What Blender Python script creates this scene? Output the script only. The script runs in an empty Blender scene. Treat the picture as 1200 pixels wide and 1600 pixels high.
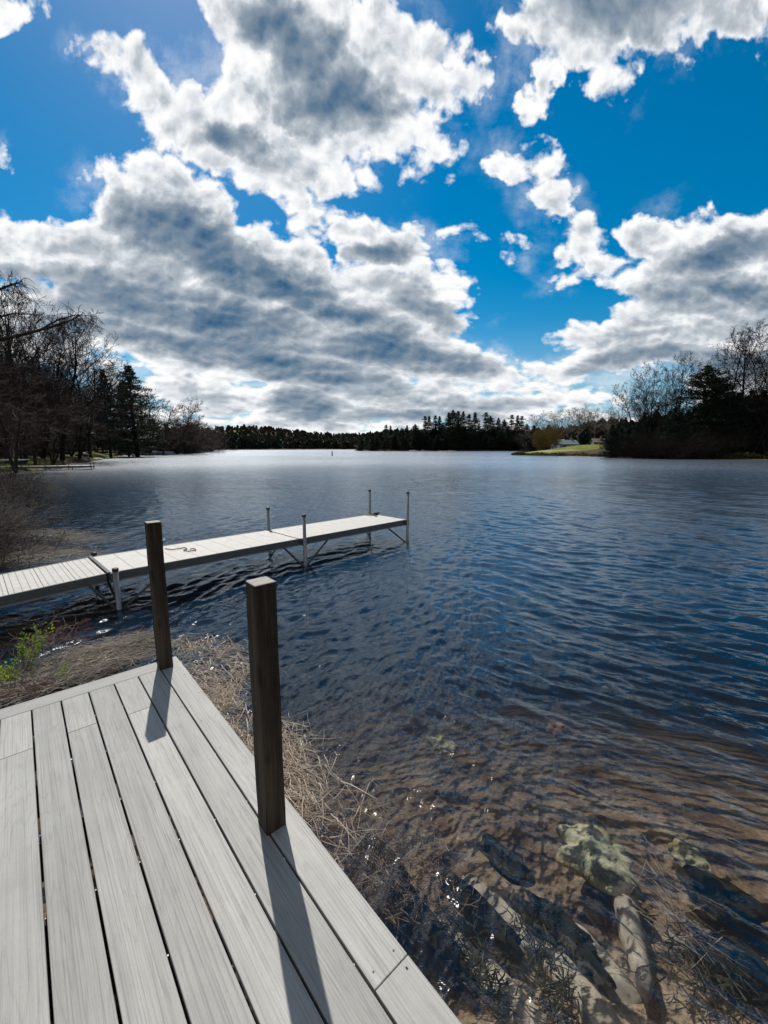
import bpy, bmesh, math, random
import numpy as np
from mathutils import Vector, Matrix, Euler

R = math.radians
random.seed(7)
rng = np.random.default_rng(7)
sc = bpy.context.scene
col = sc.collection

# ------------------------------------------------------------------ camera
CAM_H = 2.2                     # eye height above the water (z = 0)
PITCH = math.atan(100 / 650)
cam_d = bpy.data.cameras.new('camera')
cam = bpy.data.objects.new('camera', cam_d)
col.objects.link(cam)
cam.location = (0, 0, CAM_H)
cam.rotation_euler = (math.pi / 2 - PITCH, 0, 0)
cam_d.sensor_fit = 'VERTICAL'
cam_d.sensor_height = 36.0
cam_d.lens = 36.0 * 650 / 1600
cam_d.clip_start = 0.02
cam_d.clip_end = 20000
sc.camera = cam

sc.view_settings.view_transform = 'Standard'
sc.view_settings.look = 'None'
sc.view_settings.exposure = 0.0
sc.view_settings.gamma = 1.0
sc.view_settings.use_curve_mapping = False
sc.cycles.max_bounces = 8
sc.cycles.transparent_max_bounces = 16
sc.cycles.caustics_reflective = False
sc.cycles.caustics_refractive = True
sc.cycles.sample_clamp_indirect = 3.0
sc.cycles.sample_clamp_direct = 2.5
sc.cycles.use_denoising = True

SUN_AZ = R(-24.0)               # left of straight ahead (+Y)
SUN_EL = R(52.8)

def ray(px, py):
    """direction of a photo point (1200 x 1600) as a = x/y, e = z/y, plus forward factor"""
    v = (py - 800) / 650.0
    u = (px - 600) / 650.0
    dn = math.sin(PITCH) + v * math.cos(PITCH)
    fw = math.cos(PITCH) - v * math.sin(PITCH)
    return u / fw, -dn / fw, fw

# --------------------------------------------------------- node mini helper
class NT:
    def __init__(s, tree):
        s.t = tree; s.n = tree.nodes; s.l = tree.links
    def new(s, typ, **kw):
        n = s.n.new(typ)
        for k, v in kw.items(): setattr(n, k, v)
        return n
    def put(s, sock, v):
        if v is None: return
        if isinstance(v, bpy.types.NodeSocket): s.l.new(v, sock)
        else: sock.default_value = v
    def m(s, op, a, b=None, c=None, clamp=False):
        n = s.new('ShaderNodeMath', operation=op, use_clamp=clamp)
        s.put(n.inputs[0], a); s.put(n.inputs[1], b); s.put(n.inputs[2], c)
        return n.outputs[0]
    def vm(s, op, a, b=None, out=0, scale=None):
        n = s.new('ShaderNodeVectorMath', operation=op)
        s.put(n.inputs[0], a); s.put(n.inputs[1], b)
        if scale is not None: s.put(n.inputs['Scale'], scale)
        return n.outputs[out]
    def xyz(s, x=0.0, y=0.0, z=0.0):
        n = s.new('ShaderNodeCombineXYZ')
        s.put(n.inputs[0], x); s.put(n.inputs[1], y); s.put(n.inputs[2], z)
        return n.outputs[0]
    def sep(s, v):
        n = s.new('ShaderNodeSeparateXYZ'); s.l.new(v, n.inputs[0]); return n.outputs
    def noise(s, vec, scale, detail=4, rough=0.5, dist=0.0, out=0, lac=2.0, typ=None, dim='3D'):
        n = s.new('ShaderNodeTexNoise', noise_dimensions=dim)
        if typ: n.noise_type = typ
        s.put(n.inputs['Vector'], vec); s.put(n.inputs['Scale'], scale); s.put(n.inputs['Detail'], detail)
        s.put(n.inputs['Roughness'], rough); s.put(n.inputs['Distortion'], dist); s.put(n.inputs['Lacunarity'], lac)
        return n.outputs[out]
    def voro(s, vec, scale, feature='F1', out='Distance', smooth=None, rnd=1.0, dim='3D'):
        n = s.new('ShaderNodeTexVoronoi', feature=feature, voronoi_dimensions=dim)
        s.put(n.inputs['Vector'], vec); s.put(n.inputs['Scale'], scale); s.put(n.inputs['Randomness'], rnd)
        if smooth is not None: s.put(n.inputs['Smoothness'], smooth)
        return n.outputs[out]
    def rng(s, v, a, b, c=0.0, d=1.0, smooth=False):
        n = s.new('ShaderNodeMapRange')
        if smooth: n.interpolation_type = 'SMOOTHSTEP'
        s.put(n.inputs[0], v)
        for i, q in enumerate((a, b, c, d)): s.put(n.inputs[1 + i], q)
        return n.outputs[0]
    def mix(s, f, a, b, blend='MIX'):
        n = s.new('ShaderNodeMix', data_type='RGBA', blend_type=blend)
        s.put(n.inputs[0], f); s.put(n.inputs[6], a); s.put(n.inputs[7], b)
        return n.outputs[2]
    def ramp(s, v, stops):
        n = s.new('ShaderNodeValToRGB'); s.put(n.inputs[0], v)
        el = n.color_ramp.elements
        while len(el) < len(stops): el.new(0.5)
        for e, (p, c) in zip(el, stops):
            e.position = p; e.color = c if len(c) == 4 else (*c, 1)
        return n.outputs[0]
    def mapping(s, vec, loc=(0, 0, 0), rot=(0, 0, 0), scale=(1, 1, 1), typ='POINT'):
        n = s.new('ShaderNodeMapping', vector_type=typ)
        s.put(n.inputs[0], vec)
        n.inputs[1].default_value = loc; n.inputs[2].default_value = rot; n.inputs[3].default_value = scale
        return n.outputs[0]
    def bump(s, h, strength, dist, normal=None):
        n = s.new('ShaderNodeBump')
        s.put(n.inputs['Height'], h); s.put(n.inputs['Strength'], strength); s.put(n.inputs['Distance'], dist)
        if normal is not None: s.put(n.inputs['Normal'], normal)
        return n.outputs[0]

def rgb(r, g, b):
    """sRGB 0..255 -> linear"""
    f = lambda c: (c / 255 / 12.92) if c <= 10.3 else ((c / 255 + 0.055) / 1.055) ** 2.4
    return (f(r), f(g), f(b), 1.0)

# ------------------------------------------------------------------- world
SKY_K = 0.1                      # world strength
w = bpy.data.worlds.new('World'); sc.world = w; w.use_nodes = True
W = NT(w.node_tree)
for n in list(W.n): W.n.remove(n)
wo = W.new('ShaderNodeOutputWorld'); bg = W.new('ShaderNodeBackground')
W.l.new(bg.outputs[0], wo.inputs[0]); bg.inputs[1].default_value = SKY_K
sky = W.new('ShaderNodeTexSky', sky_type='NISHITA')
sky.sun_disc = False; sky.sun_elevation = SUN_EL; sky.sun_rotation = SUN_AZ
sky.altitude = 100; sky.air_density = 1.0; sky.dust_density = 0.3; sky.ozone_density = 2.0
hsv = W.new('ShaderNodeHueSaturation'); W.l.new(sky.outputs[0], hsv.inputs['Color'])
hsv.inputs['Hue'].default_value = 0.488
hsv.inputs['Saturation'].default_value = 1.62; hsv.inputs['Value'].default_value = 0.92
sky_col = hsv.outputs[0]

tc = W.new('ShaderNodeTexCoord')
dx, dy, dz = W.sep(tc.outputs['Generated'])
ay = W.m('MAXIMUM', W.m('ABSOLUTE', dy), 0.12)
A_ = W.m('DIVIDE', dx, ay)
E_ = W.m('MAXIMUM', W.m('DIVIDE', dz, ay), 0.0)
ek = W.m('ADD', E_, 0.11)
P_ = W.xyz(W.m('MULTIPLY', A_, 2.5), W.m('MULTIPLY', W.m('LOGARITHM', W.m('ADD', E_, 0.3), math.e), 2.5), 0.0)

# the ragged field every cloud edge is cut with
g = bpy.data.node_groups.new('CloudField', 'ShaderNodeTree')
g.interface.new_socket('P', in_out='INPUT', socket_type='NodeSocketVector')
g.interface.new_socket('V', in_out='OUTPUT', socket_type='NodeSocketFloat')
G = NT(g); gi = G.new('NodeGroupInput'); go = G.new('NodeGroupOutput')
warp = G.noise(gi.outputs[0], 3.0, 4, 0.55, out=1, dim='2D')
pw = G.vm('ADD', gi.outputs[0], G.vm('SCALE', G.vm('SUBTRACT', warp, (0.5, 0.5, 0.5)), scale=0.14))
f1 = G.noise(pw, 2.3, 10, 0.575, dim='2D')
v1 = G.voro(pw, 6.5, 'F1', dim='2D')
v2 = G.voro(pw, 16.0, 'F1', dim='2D')
bil = G.m('ADD', G.m('MULTIPLY', G.m('SUBTRACT', 0.45, v1), 0.42), G.m('MULTIPLY', G.m('SUBTRACT', 0.45, v2), 0.2))
G.l.new(G.m('ADD', G.m('SUBTRACT', f1, 0.5), G.m('MULTIPLY', bil, 0.5)), go.inputs[0])

def cloud_field(vec):
    n = W.new('ShaderNodeGroup'); n.node_tree = g; W.l.new(vec, n.inputs[0]); return n.outputs[0]

fieldA = cloud_field(P_)
fieldB = cloud_field(W.vm('ADD', P_, (-0.018, 0.05, 0.0)))

# the clouds' places: ellipses in the (x/y, z/y) plane of the sky, from photo points
bw = W.noise(P_, 1.8, 5, 0.6, out=1, dim='2D')
AE = W.vm('ADD', W.xyz(A_, E_, 0.0), W.vm('MULTIPLY', W.vm('SUBTRACT', bw, (0.5, 0.5, 0.5)), W.xyz(W.m('MULTIPLY', ek, 0.30), W.m('MULTIPLY', ek, 0.22), 0.0)))

AX, AY, _az = W.sep(AE)

def ellipses(blobs, smooth=0.12):
    acc = None
    for (px, py, rx, ry, rot, wt) in blobs:
        a, e, fw = ray(px, py)
        # z carries the running value so that the ellipses are worked out one after another (Cycles has a small stack)
        m = W.mapping(W.xyz(AX, AY, acc if acc is not None else 0.0), (a, e, 0), (0, 0, -R(rot)), (rx / 650 / fw, ry / 650 / fw / fw, 1e5), 'TEXTURE')
        q = W.vm('DOT_PRODUCT', m, m, out=1)
        v = W.m('MULTIPLY_ADD', q, -wt * 0.8, wt)
        if acc is None: acc = v
        else: acc = W.m('SMOOTH_MAX', acc, v, smooth)
    return W.m('MAXIMUM', acc, -0.9)
#CLOUDS
cover = ellipses([
    (440,30,130,110,0,.8),(560,90,150,90,10,.8),(660,110,70,80,0,.6),(500,170,190,80,15,.8),(370,200,150,80,20,.8),
    (250,150,110,50,25,.5),(220,120,60,40,0,.4),(440,260,130,50,15,.6),(620,200,90,50,20,.5),(490,320,60,40,0,.4),(725,120,45,35,0,.45),(520,30,90,60,0,.7),
    (235,310,95,60,0,.7),(110,400,150,70,0,.8),(20,380,70,50,0,.6),(310,350,90,60,25,.8),(420,410,130,60,25,.8),(280,450,260,80,5,.9),(480,480,170,70,15,.9),
    (130,500,220,70,0,.8),(620,480,120,60,15,.8),(640,540,150,55,10,.9),(440,560,260,60,5,.9),(740,580,70,30,15,.6),(300,540,240,60,5,.8),
    (225,365,80,55,0,.95),(330,430,120,55,15,.95),(440,515,130,50,5,.95),(350,500,150,50,5,.9),
    (600,390,75,38,0,.8),(530,355,80,25,-5,.5),(710,365,80,20,10,.5),(785,405,28,12,10,.35),(640,420,80,30,20,.3),(685,450,20,18,0,.3),(736,486,24,12,0,.35),
    (560,625,420,42,0,.62),(250,600,110,26,10,.4),(480,670,420,24,0,.5),(860,620,80,14,-4,.4),(720,650,240,14,0,.4),(900,655,120,10,0,.35),
    (890,40,85,70,0,.65),(1010,30,150,55,-5,.7),(1120,25,80,45,0,.5),(960,90,40,60,10,.4),(840,130,28,60,10,.45),(1190,50,30,40,0,.35),(1070,80,25,25,0,.3),
    (830,255,45,30,25,.45),(850,315,38,40,-20,.45),(905,380,38,45,20,.45),(930,430,75,28,-5,.45),
    (1050,370,70,45,0,.7),(1130,400,130,75,0,.9),(1060,450,110,60,0,.8),(1200,350,80,40,0,.7),(1150,490,200,70,0,.9),(960,565,130,32,-8,.6),(1040,530,160,50,0,.8),(1190,580,120,60,0,.8),(860,575,40,22,0,.4),
    (35,8,45,40,20,.45),(0,245,14,25,0,.3),
])
dark = ellipses([
    (240,350,60,40,30,.7),(330,400,115,38,24,1.1),(430,445,110,28,22,1.0),(470,70,70,45,20,.8),(560,150,60,50,30,.8),(500,160,70,40,20,.8),(385,210,45,25,25,.6),
    (200,470,130,28,5,.6),(340,500,160,30,12,.7),(260,530,180,18,5,.5),(600,545,90,22,4,.9),(690,565,80,20,6,1.0),(430,565,120,16,4,.7),(520,595,110,14,4,.7),(480,635,60,18,4,.9),(570,610,70,12,2,.6),
    (600,398,55,18,0,.7),(80,440,90,20,0,.5),(1120,400,80,24,-15,.6),(1150,455,80,18,0,.55),(1060,475,60,18,0,.45),(1000,560,80,14,-8,.5),(1150,570,100,20,0,.6),(990,20,100,40,0,.3),(680,480,70,20,20,.4),
    (640,650,110,9,0,.5),(770,630,70,10,0,.4),(560,500,60,18,15,.5),
], 0.15)

d0 = W.m('MULTIPLY_ADD', fieldA, W.rng(cover, 0.35, 0.8, 2.1, 1.15, True), cover)
alpha = W.rng(d0, 0.0, 0.36, 0, 1, True)
wisp = W.m('MULTIPLY', W.rng(W.noise(W.vm('ADD', P_, (9, 4, 0)), 1.6, 7, 0.62, dim='2D'), 0.48, 0.78, 0, 1, True), 0.45)
alpha = W.m('MAXIMUM', alpha, W.m('MULTIPLY', wisp, W.rng(cover, -0.9, 0.0)))
relief = W.m('SUBTRACT', fieldA, fieldB)
thick = W.rng(d0, 0.25, 1.25)
soft = W.noise(P_, 2.0, 3, 0.5, dim='2D')
tone = W.m('MULTIPLY_ADD', relief, 1.35, W.m('MULTIPLY_ADD', thick, -0.37, 0.94))
tone = W.m('MULTIPLY_ADD', W.m('SUBTRACT', soft, 0.5), 0.34, tone)
tone = W.m('ADD', tone, W.rng(d0, 0.1, 0.6, 0.12, 0.0, True))
dk = W.rng(W.m('MULTIPLY_ADD', fieldA, 0.34, W.m('MULTIPLY_ADD', W.m('SUBTRACT', soft, 0.5), 0.4, dark)), -0.45, 1.05, 0, 1, False)
tone = W.m('SUBTRACT', tone, W.m('MULTIPLY', dk, 0.60))
c_lin = W.ramp(tone, [(0.0, rgb(56, 96, 134)), (0.22, rgb(98, 124, 148)), (0.45, rgb(138, 153, 168)), (0.70, rgb(188, 196, 204)), (0.90, rgb(240, 243, 246)), (1.0, rgb(255, 255, 255))])
c_cl = W.vm('SCALE', c_lin, scale=1.0 / SKY_K)
hz = rgb(150, 192, 220)
low = W.rng(E_, 0.0, 0.30, 1.0, 0.0, True)
sky_col = W.mix(W.m('MULTIPLY', low, 0.85), sky_col, (hz[0] / SKY_K, hz[1] / SKY_K, hz[2] / SKY_K, 1))
# overhead and behind, the sky is paler in colour and less strong than the deep blue band ahead
dull = W.new('ShaderNodeHueSaturation'); W.l.new(sky.outputs[0], dull.inputs['Color']); dull.inputs['Saturation'].default_value = 0.45; dull.inputs['Value'].default_value = 0.6
sky_col = W.mix(W.m('MAXIMUM', W.rng(E_, 0.98, 1.9, 0, 1, True), W.rng(dy, 0.3, -0.2, 0, 1, True)), sky_col, dull.outputs[0])
final = W.mix(alpha, sky_col, c_cl)
W.l.new(final, bg.inputs[0])
w.cycles.sampling_method = 'MANUAL'; w.cycles.sample_map_resolution = 512

# --------------------------------------------------------------------- sun
sun_d = bpy.data.lights.new('sun', 'SUN'); sun_d.energy = 3.6; sun_d.angle = R(0.5); sun_d.color = (1.0, 0.965, 0.91)
sun = bpy.data.objects.new('sun', sun_d); col.objects.link(sun)
sv = Vector((math.sin(SUN_AZ) * math.cos(SUN_EL), math.cos(SUN_AZ) * math.cos(SUN_EL), math.sin(SUN_EL)))
sun.rotation_euler = sv.to_track_quat('Z', 'Y').to_euler()
sun.location = (-8, 20, 30)

# ================================================================ helpers
def px_at(px, py, z=0.0):
    """world point at height z seen at photo point (px, py); only used to read places off the photo"""
    a, e, fw = ray(px, py)
    y = (z - CAM_H) / e
    return Vector((a * y, y, z))

def px_dist(px, py, y):
    a, e, fw = ray(px, py)
    return Vector((a * y, y, CAM_H + e * y))

class MB:
    """collects vertices and faces into one mesh"""
    def __init__(s): s.v = []; s.f = []; s.mi = []; s.cur = 0
    def add(s, vs, fs):
        o = len(s.v); s.v.extend([tuple(v) for v in vs]); s.f.extend([tuple(i + o for i in f) for f in fs]); s.mi.extend([s.cur] * len(fs))
    def box(s, c, size, M=None):
        x, y, z = (q / 2 for q in size); c = Vector(c)
        vs = [Vector((i * x, j * y, k * z)) for i in (-1, 1) for j in (-1, 1) for k in (-1, 1)]
        if M is not None: vs = [M @ v for v in vs]
        s.add([v + c for v in vs], [(0, 1, 3, 2), (4, 6, 7, 5), (0, 4, 5, 1), (2, 3, 7, 6), (0, 2, 6, 4), (1, 5, 7, 3)])
    def tube(s, pts, rads, n=8, cap=True):
        pts = [Vector(p) for p in pts]; o = len(s.v); k = len(pts)
        up = Vector((0, 0, 1)); vs = []; prev = None
        for i, p in enumerate(pts):
            t = (pts[min(i + 1, k - 1)] - pts[max(i - 1, 0)])
            if t.length < 1e-9: t = Vector((0, 0, 1))
            t.normalize()
            if prev is None:
                ref = Vector((1, 0, 0)) if abs(t.z) > 0.9 else up
                prev = t.cross(ref).normalized()
            e1 = (prev - t * prev.dot(t))
            if e1.length < 1e-6: e1 = t.orthogonal()
            e1.normalize(); prev = e1; e2 = t.cross(e1)
            r = rads[i] if hasattr(rads, '__len__') else rads
            for j in range(n):
                a = 2 * math.pi * j / n
                vs.append(p + e1 * (math.cos(a) * r) + e2 * (math.sin(a) * r))
        fs = [(i * n + j, i * n + (j + 1) % n, (i + 1) * n + (j + 1) % n, (i + 1) * n + j) for i in range(k - 1) for j in range(n)]
        if cap: fs += [tuple(range(n))[::-1], tuple((k - 1) * n + j for j in range(n))]
        s.add(vs, fs)
    def mesh(s, name, mats, smooth=False):
        me = bpy.data.meshes.new(name); me.from_pydata(s.v, [], s.f)
        for m in (mats if isinstance(mats, (list, tuple)) else [mats]): me.materials.append(m)
        if s.cur or any(s.mi): me.polygons.foreach_set('material_index', s.mi)
        if smooth: me.polygons.foreach_set('use_smooth', [True] * len(me.polygons))
        me.update(); return me
    def build(s, name, mats, parent=None, smooth=False, bevel=0.0):
        o = bpy.data.objects.new(name, s.mesh(name, mats, smooth)); col.objects.link(o)
        if parent is not None: o.parent = parent
        if bevel:
            b = o.modifiers.new('bevel', 'BEVEL'); b.width = bevel; b.segments = 2; b.limit_method = 'ANGLE'
        return o

def tag(o, label=None, cat=None, group=None, kind=None):
    if label: o['label'] = label
    if cat: o['category'] = cat
    if group: o['group'] = group
    if kind: o['kind'] = kind
    return o

def thing(name, label, cat, loc=(0, 0, 0), rz=0.0, group=None):
    o = bpy.data.objects.new(name, None); col.objects.link(o)
    o.location = loc; o.rotation_euler = (0, 0, rz); o.empty_display_size = 0.2
    return tag(o, label, cat, group)

def copy_thing(src, loc, rz=0.0, scale=(1, 1, 1), label=None, group=None):
    c = src.copy(); col.objects.link(c); c.location = loc; c.rotation_euler = (0, 0, rz); c.scale = scale
    if label: c['label'] = label
    if group: c['group'] = group
    for ch in src.children:
        d = ch.copy(); col.objects.link(d); d.parent = c
        for gch in ch.children:
            q = gch.copy(); col.objects.link(q); q.parent = d
    return c

# materials -----------------------------------------------------------------
def mat(name):
    m = bpy.data.materials.new(name); m.use_nodes = True
    t = NT(m.node_tree)
    b = m.node_tree.nodes['Principled BSDF']
    return m, t, b

def simple(name, c, rough=0.6, metal=0.0, var=0.25, scale=8.0, bump=0.0, spec=0.5):
    m, t, b = mat(name)
    tcn = t.new('ShaderNodeTexCoord')
    n = t.noise(tcn.outputs['Object'], scale, 5, 0.6)
    k = t.rng(n, 0.25, 0.75, 1 - var, 1 + var)
    t.put(b.inputs['Base Color'], t.vm('SCALE', c[:3], scale=k))
    b.inputs['Roughness'].default_value = rough; b.inputs['Metallic'].default_value = metal
    b.inputs['Specular IOR Level'].default_value = spec
    if bump:
        t.put(b.inputs['Normal'], t.bump(n, 0.6, bump))
    return m

def foliage(name, c1, c2, scale=1.2, trans=0.25):
    m, t, b = mat(name)
    tcn = t.new('ShaderNodeTexCoord'); inf = t.new('ShaderNodeObjectInfo')
    n = t.noise(tcn.outputs['Object'], scale, 3, 0.6)
    f = t.m('ADD', n, t.m('MULTIPLY', t.m('SUBTRACT', inf.outputs['Random'], 0.5), 0.35))
    cc = t.mix(t.rng(f, 0.3, 0.7), (*c1, 1), (*c2, 1))
    t.put(b.inputs['Base Color'], cc); b.inputs['Roughness'].default_value = 0.65
    b.inputs['Specular IOR Level'].default_value = 0.25
    tr = t.new('ShaderNodeBsdfTranslucent'); t.put(tr.inputs[0], cc)
    mx = t.new('ShaderNodeMixShader'); mx.inputs[0].default_value = trans
    t.l.new(b.outputs[0], mx.inputs[1]); t.l.new(tr.outputs[0], mx.inputs[2])
    t.l.new(mx.outputs[0], m.node_tree.nodes['Material Output'].inputs[0])
    return m

M = {}
M['bark'] = simple('bark', (0.034, 0.027, 0.023), 0.9, var=0.4, scale=3, bump=0.02, spec=0.1)
M['bark_red'] = simple('bark_red', (0.062, 0.038, 0.030), 0.9, var=0.4, scale=3)
M['bark_grey'] = simple('bark_grey', (0.16, 0.14, 0.12), 0.9, var=0.35, scale=3)
M['bark_pale'] = simple('bark_pale', (0.26, 0.22, 0.17), 0.9, var=0.3, scale=3)
M['pine'] = foliage('pine_needles', (0.012, 0.030, 0.018), (0.035, 0.065, 0.030), 0.5, 0.15)
M['pine_far'] = foliage('pine_needles_far', (0.010, 0.024, 0.015), (0.028, 0.048, 0.028), 0.3, 0.12)
M['leaf_green'] = foliage('spring_leaves', (0.26, 0.42, 0.04), (0.50, 0.62, 0.07), 12, 0.5)
M['leaf_yellow'] = foliage('willow_leaves', (0.10, 0.075, 0.02), (0.16, 0.11, 0.03), 0.7, 0.35)
M['twig_red'] = simple('red_twigs', (0.09, 0.02, 0.02), 0.7, var=0.4)
M['alu'] = simple('brushed_aluminium', (0.30, 0.31, 0.31), 0.45, 0.6, 0.12, 20)
M['alu_dark'] = simple('backlit_aluminium', (0.11, 0.12, 0.12), 0.55, 0.4, 0.2, 14)  # darker aluminium, backlit shade of the dock sides put into its base colour
M['black'] = simple('black_plastic', (0.015, 0.015, 0.016), 0.45, var=0.2)
M['rope'] = simple('brown_rope', (0.14, 0.06, 0.035), 0.9, var=0.3, scale=60)
M['white'] = simple('white_paint', (0.72, 0.73, 0.72), 0.45, var=0.08)
M['roof'] = simple('blue_grey_roof', (0.20, 0.25, 0.30), 0.5, var=0.15, scale=2)
M['roof_brown'] = simple('brown_roof', (0.17, 0.14, 0.12), 0.8, var=0.2, scale=2)
M['dark_wall'] = simple('brown_siding', (0.10, 0.07, 0.05), 0.8, var=0.2, scale=2)
M['window'] = simple('window_glass', (0.02, 0.025, 0.03), 0.1, var=0.1)
M['screw'] = simple('dark_screw', (0.03, 0.03, 0.03), 0.4, 0.6, 0.2)
M['clip'] = simple('steel_clip', (0.22, 0.22, 0.22), 0.5, 0.6, 0.1)
M['joist'] = simple('joist_wood', (0.10, 0.075, 0.05), 0.85, var=0.35, scale=9)

# ============================================================== the ground
LAKE = [(-4.9, 1.2), (-5.6, 3.0), (-6.2, 5.2), (-8.6, 7.8), (-11.8, 11), (-16.2, 15.5), (-24, 25), (-31.5, 34), (-40, 50), (-46, 66), (-54, 79), (-62, 92), (-76, 121),
        (-84, 128), (-104, 200), (-140, 330), (-185, 430), (-150, 520), (-60, 610), (-10, 560), (-25, 330), (-5, 300), (40, 292), (100, 300), (112, 250), (84, 190),
        (60, 156), (46, 138), (40.5, 130), (47, 118), (56, 104), (64, 90), (73, 79), (90, 70), (110, 50), (110, 10), (60, -20), (20, -14), (6, -3.6), (2.2, -1.1), (-0.6, -1.2), (-3.4, -0.6)]

def sdist(X, Y):
    """signed distance to the lake's outline, negative in the water"""
    P = np.array(LAKE, float); n = len(P)
    best = np.full(X.shape, 1e18); inside = np.zeros(X.shape, bool)
    for i in range(n):
        x0, y0 = P[i]; x1, y1 = P[(i + 1) % n]
        ex, ey = x1 - x0, y1 - y0
        t = np.clip(((X - x0) * ex + (Y - y0) * ey) / (ex * ex + ey * ey), 0, 1)
        best = np.minimum(best, (X - x0 - t * ex) ** 2 + (Y - y0 - t * ey) ** 2)
        c = ((y0 > Y) != (y1 > Y)) & (X < (x1 - x0) * (Y - y0) / ((y1 - y0) if y1 != y0 else 1e-9) + x0)
        inside ^= c
    d = np.sqrt(best)
    return np.where(inside, -d, d)

_wv = [(rng.uniform(0, 2 * math.pi), rng.uniform(0, 6.28)) for _ in range(60)]
def lump(X, Y, lam, k0=0, n=7):
    s = 0
    for i in range(n):
        a, ph = _wv[(k0 + i) % 60]; q = 2 * math.pi / (lam * (0.6 + 0.13 * i))
        s = s + np.sin(q * (X * math.cos(a) + Y * math.sin(a)) + ph)
    return s / n

def ground_z(X, Y):
    X = np.asarray(X, float); Y = np.asarray(Y, float)
    d = sdist(X, Y); r = np.hypot(X, Y)
    d = d + lump(X, Y, 14, 0) * np.clip(r / 60, 0.1, 1.5) * 1.2
    land = 0.35 * (1 - np.exp(-np.clip(d, 0, None) / 1.2)) + np.clip(d, 0, 90) * 0.035 + 0.15 * lump(X, Y, 9, 9) * np.clip(d / 6, 0, 1)
    wet = -np.clip(0.03 - d * 0.08 + 0.026 * d * d, 0, 4.0)
    z = np.where(d > 0, land, wet)
    z = z - (d < 0) * 0.9 * (1 - np.exp(d / 1.4)) / (1 + np.exp((X - 0.35 * (Y - 3.5) + 1.6) / 0.45)) / (1 + np.exp((3.9 - Y) / 0.35))
    near = np.exp(-(r / 9) ** 2)
    z = z + near * (0.035 * lump(X, Y, 0.9, 20) + 0.012 * lump(X, Y, 0.22, 31)) * (d < 0)
    z = z + 0.20 * np.exp(-(((X - 0.60) / 0.34) ** 2 + ((Y - 1.15) / 0.32) ** 2))     # sand heaped by the deck
    z = z + np.where(d > 0, 1 - np.exp(-np.clip(d, 0, None) / 7), 0) * (3.2 * np.exp(-((X - 70) / 40) ** 2 - ((Y - 160) / 36) ** 2) + 1.7 * np.exp(-((X + 68) / 26) ** 2 - ((Y - 98) / 30) ** 2) + 1.0 * np.exp(-((X + 45) / 14) ** 2 - ((Y - 58) / 16) ** 2))
    # hills far off
    def hill(cx, cy, sx, sy, h): return h * np.exp(-((X - cx) / sx) ** 2 - ((Y - cy) / sy) ** 2)
    z = z + hill(-330, 980, 170, 170, 34) + hill(-60, 1150, 260, 200, 22) + hill(-700, 800, 240, 260, 30) + hill(300, 1200, 300, 200, 20)
    return z

def polar(radii, angs):
    Rr, Aa = np.meshgrid(radii, angs, indexing='ij')
    return Rr * np.sin(Aa), Rr * np.cos(Aa)

def sheet(name, X, Y, Z, wrap, mats, smooth=True, centre=None):
    nr, na = X.shape
    v = np.stack([X, Y, Z], -1).reshape(-1, 3)
    ii, jj = np.meshgrid(np.arange(nr - 1), np.arange(na if wrap else na - 1), indexing='ij')
    j2 = (jj + 1) % na
    f = np.stack([ii * na + jj, ii * na + j2, (ii + 1) * na + j2, (ii + 1) * na + jj], -1).reshape(-1, 4)
    me = bpy.data.meshes.new(name)
    nv = len(v); nf = len(f); nt = 0
    if centre is not None:
        v = np.vstack([v, [centre]]); nt = na
    me.vertices.add(len(v)); me.vertices.foreach_set('co', v.astype(np.float32).ravel())
    loops = f.ravel()
    starts = np.arange(nf) * 4
    if nt:
        j = np.arange(na); tri = np.stack([np.full(na, nv), (j + 1) % na, j], -1).ravel()
        starts = np.concatenate([starts, nf * 4 + np.arange(na) * 3]); loops = np.concatenate([loops, tri])
    me.loops.add(len(loops)); me.loops.foreach_set('vertex_index', loops.astype(np.int32))
    me.polygons.add(len(starts)); me.polygons.foreach_set('loop_start', starts.astype(np.int32))
    me.polygons.foreach_set('use_smooth', np.ones(len(starts), bool))
    me.update(calc_edges=True); me.validate()
    for m in mats: me.materials.append(m)
    o = bpy.data.objects.new(name, me); col.objects.link(o)
    return o

gr_r = np.concatenate([0.25 * np.exp(np.arange(0, 560) * 0.0165), [3200, 5000, 9000]])
gr_a = np.linspace(-math.pi, math.pi, 720, endpoint=False)
GX, GY = polar(gr_r, gr_a)
GZ = ground_z(GX, GY)

gm, t, b = mat('lake_bed_and_land')
tcn = t.new('ShaderNodeTexCoord'); pos = tcn.outputs['Object']
px_, py_, pz_ = t.sep(pos)
big = t.noise(pos, 1.6, 6, 0.6); fine = t.noise(pos, 28, 6, 0.65); mid = t.noise(pos, 5.5, 5, 0.6)
grit = t.voro(pos, 90, out='Color')
bed = t.ramp(t.m('ADD', t.m('MULTIPLY', big, 0.65), t.m('MULTIPLY', mid, 0.35)), [(0.36, (0.06, 0.042, 0.028)), (0.43, (0.25, 0.175, 0.12)), (0.50, (0.50, 0.365, 0.25)), (0.60, (0.78, 0.62, 0.44))])
bed = t.mix(t.rng(fine, 0.42, 0.7, 0, 0.6), bed, (0.12, 0.085, 0.06, 1))
gx, gy, gz = t.sep(grit)
bed = t.mix(t.m('MULTIPLY', t.m('GREATER_THAN', gx, 0.9), 0.35), bed, (0.42, 0.36, 0.32, 1))
bed = t.mix(t.m('MULTIPLY', t.m('GREATER_THAN', gy, 0.9), 0.5), bed, (0.24, 0.11, 0.06, 1))
litter = t.ramp(t.noise(pos, 0.5, 6, 0.7), [(0.3, (0.045, 0.035, 0.022)), (0.5, (0.09, 0.065, 0.04)), (0.7, (0.13, 0.10, 0.06))])
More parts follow.
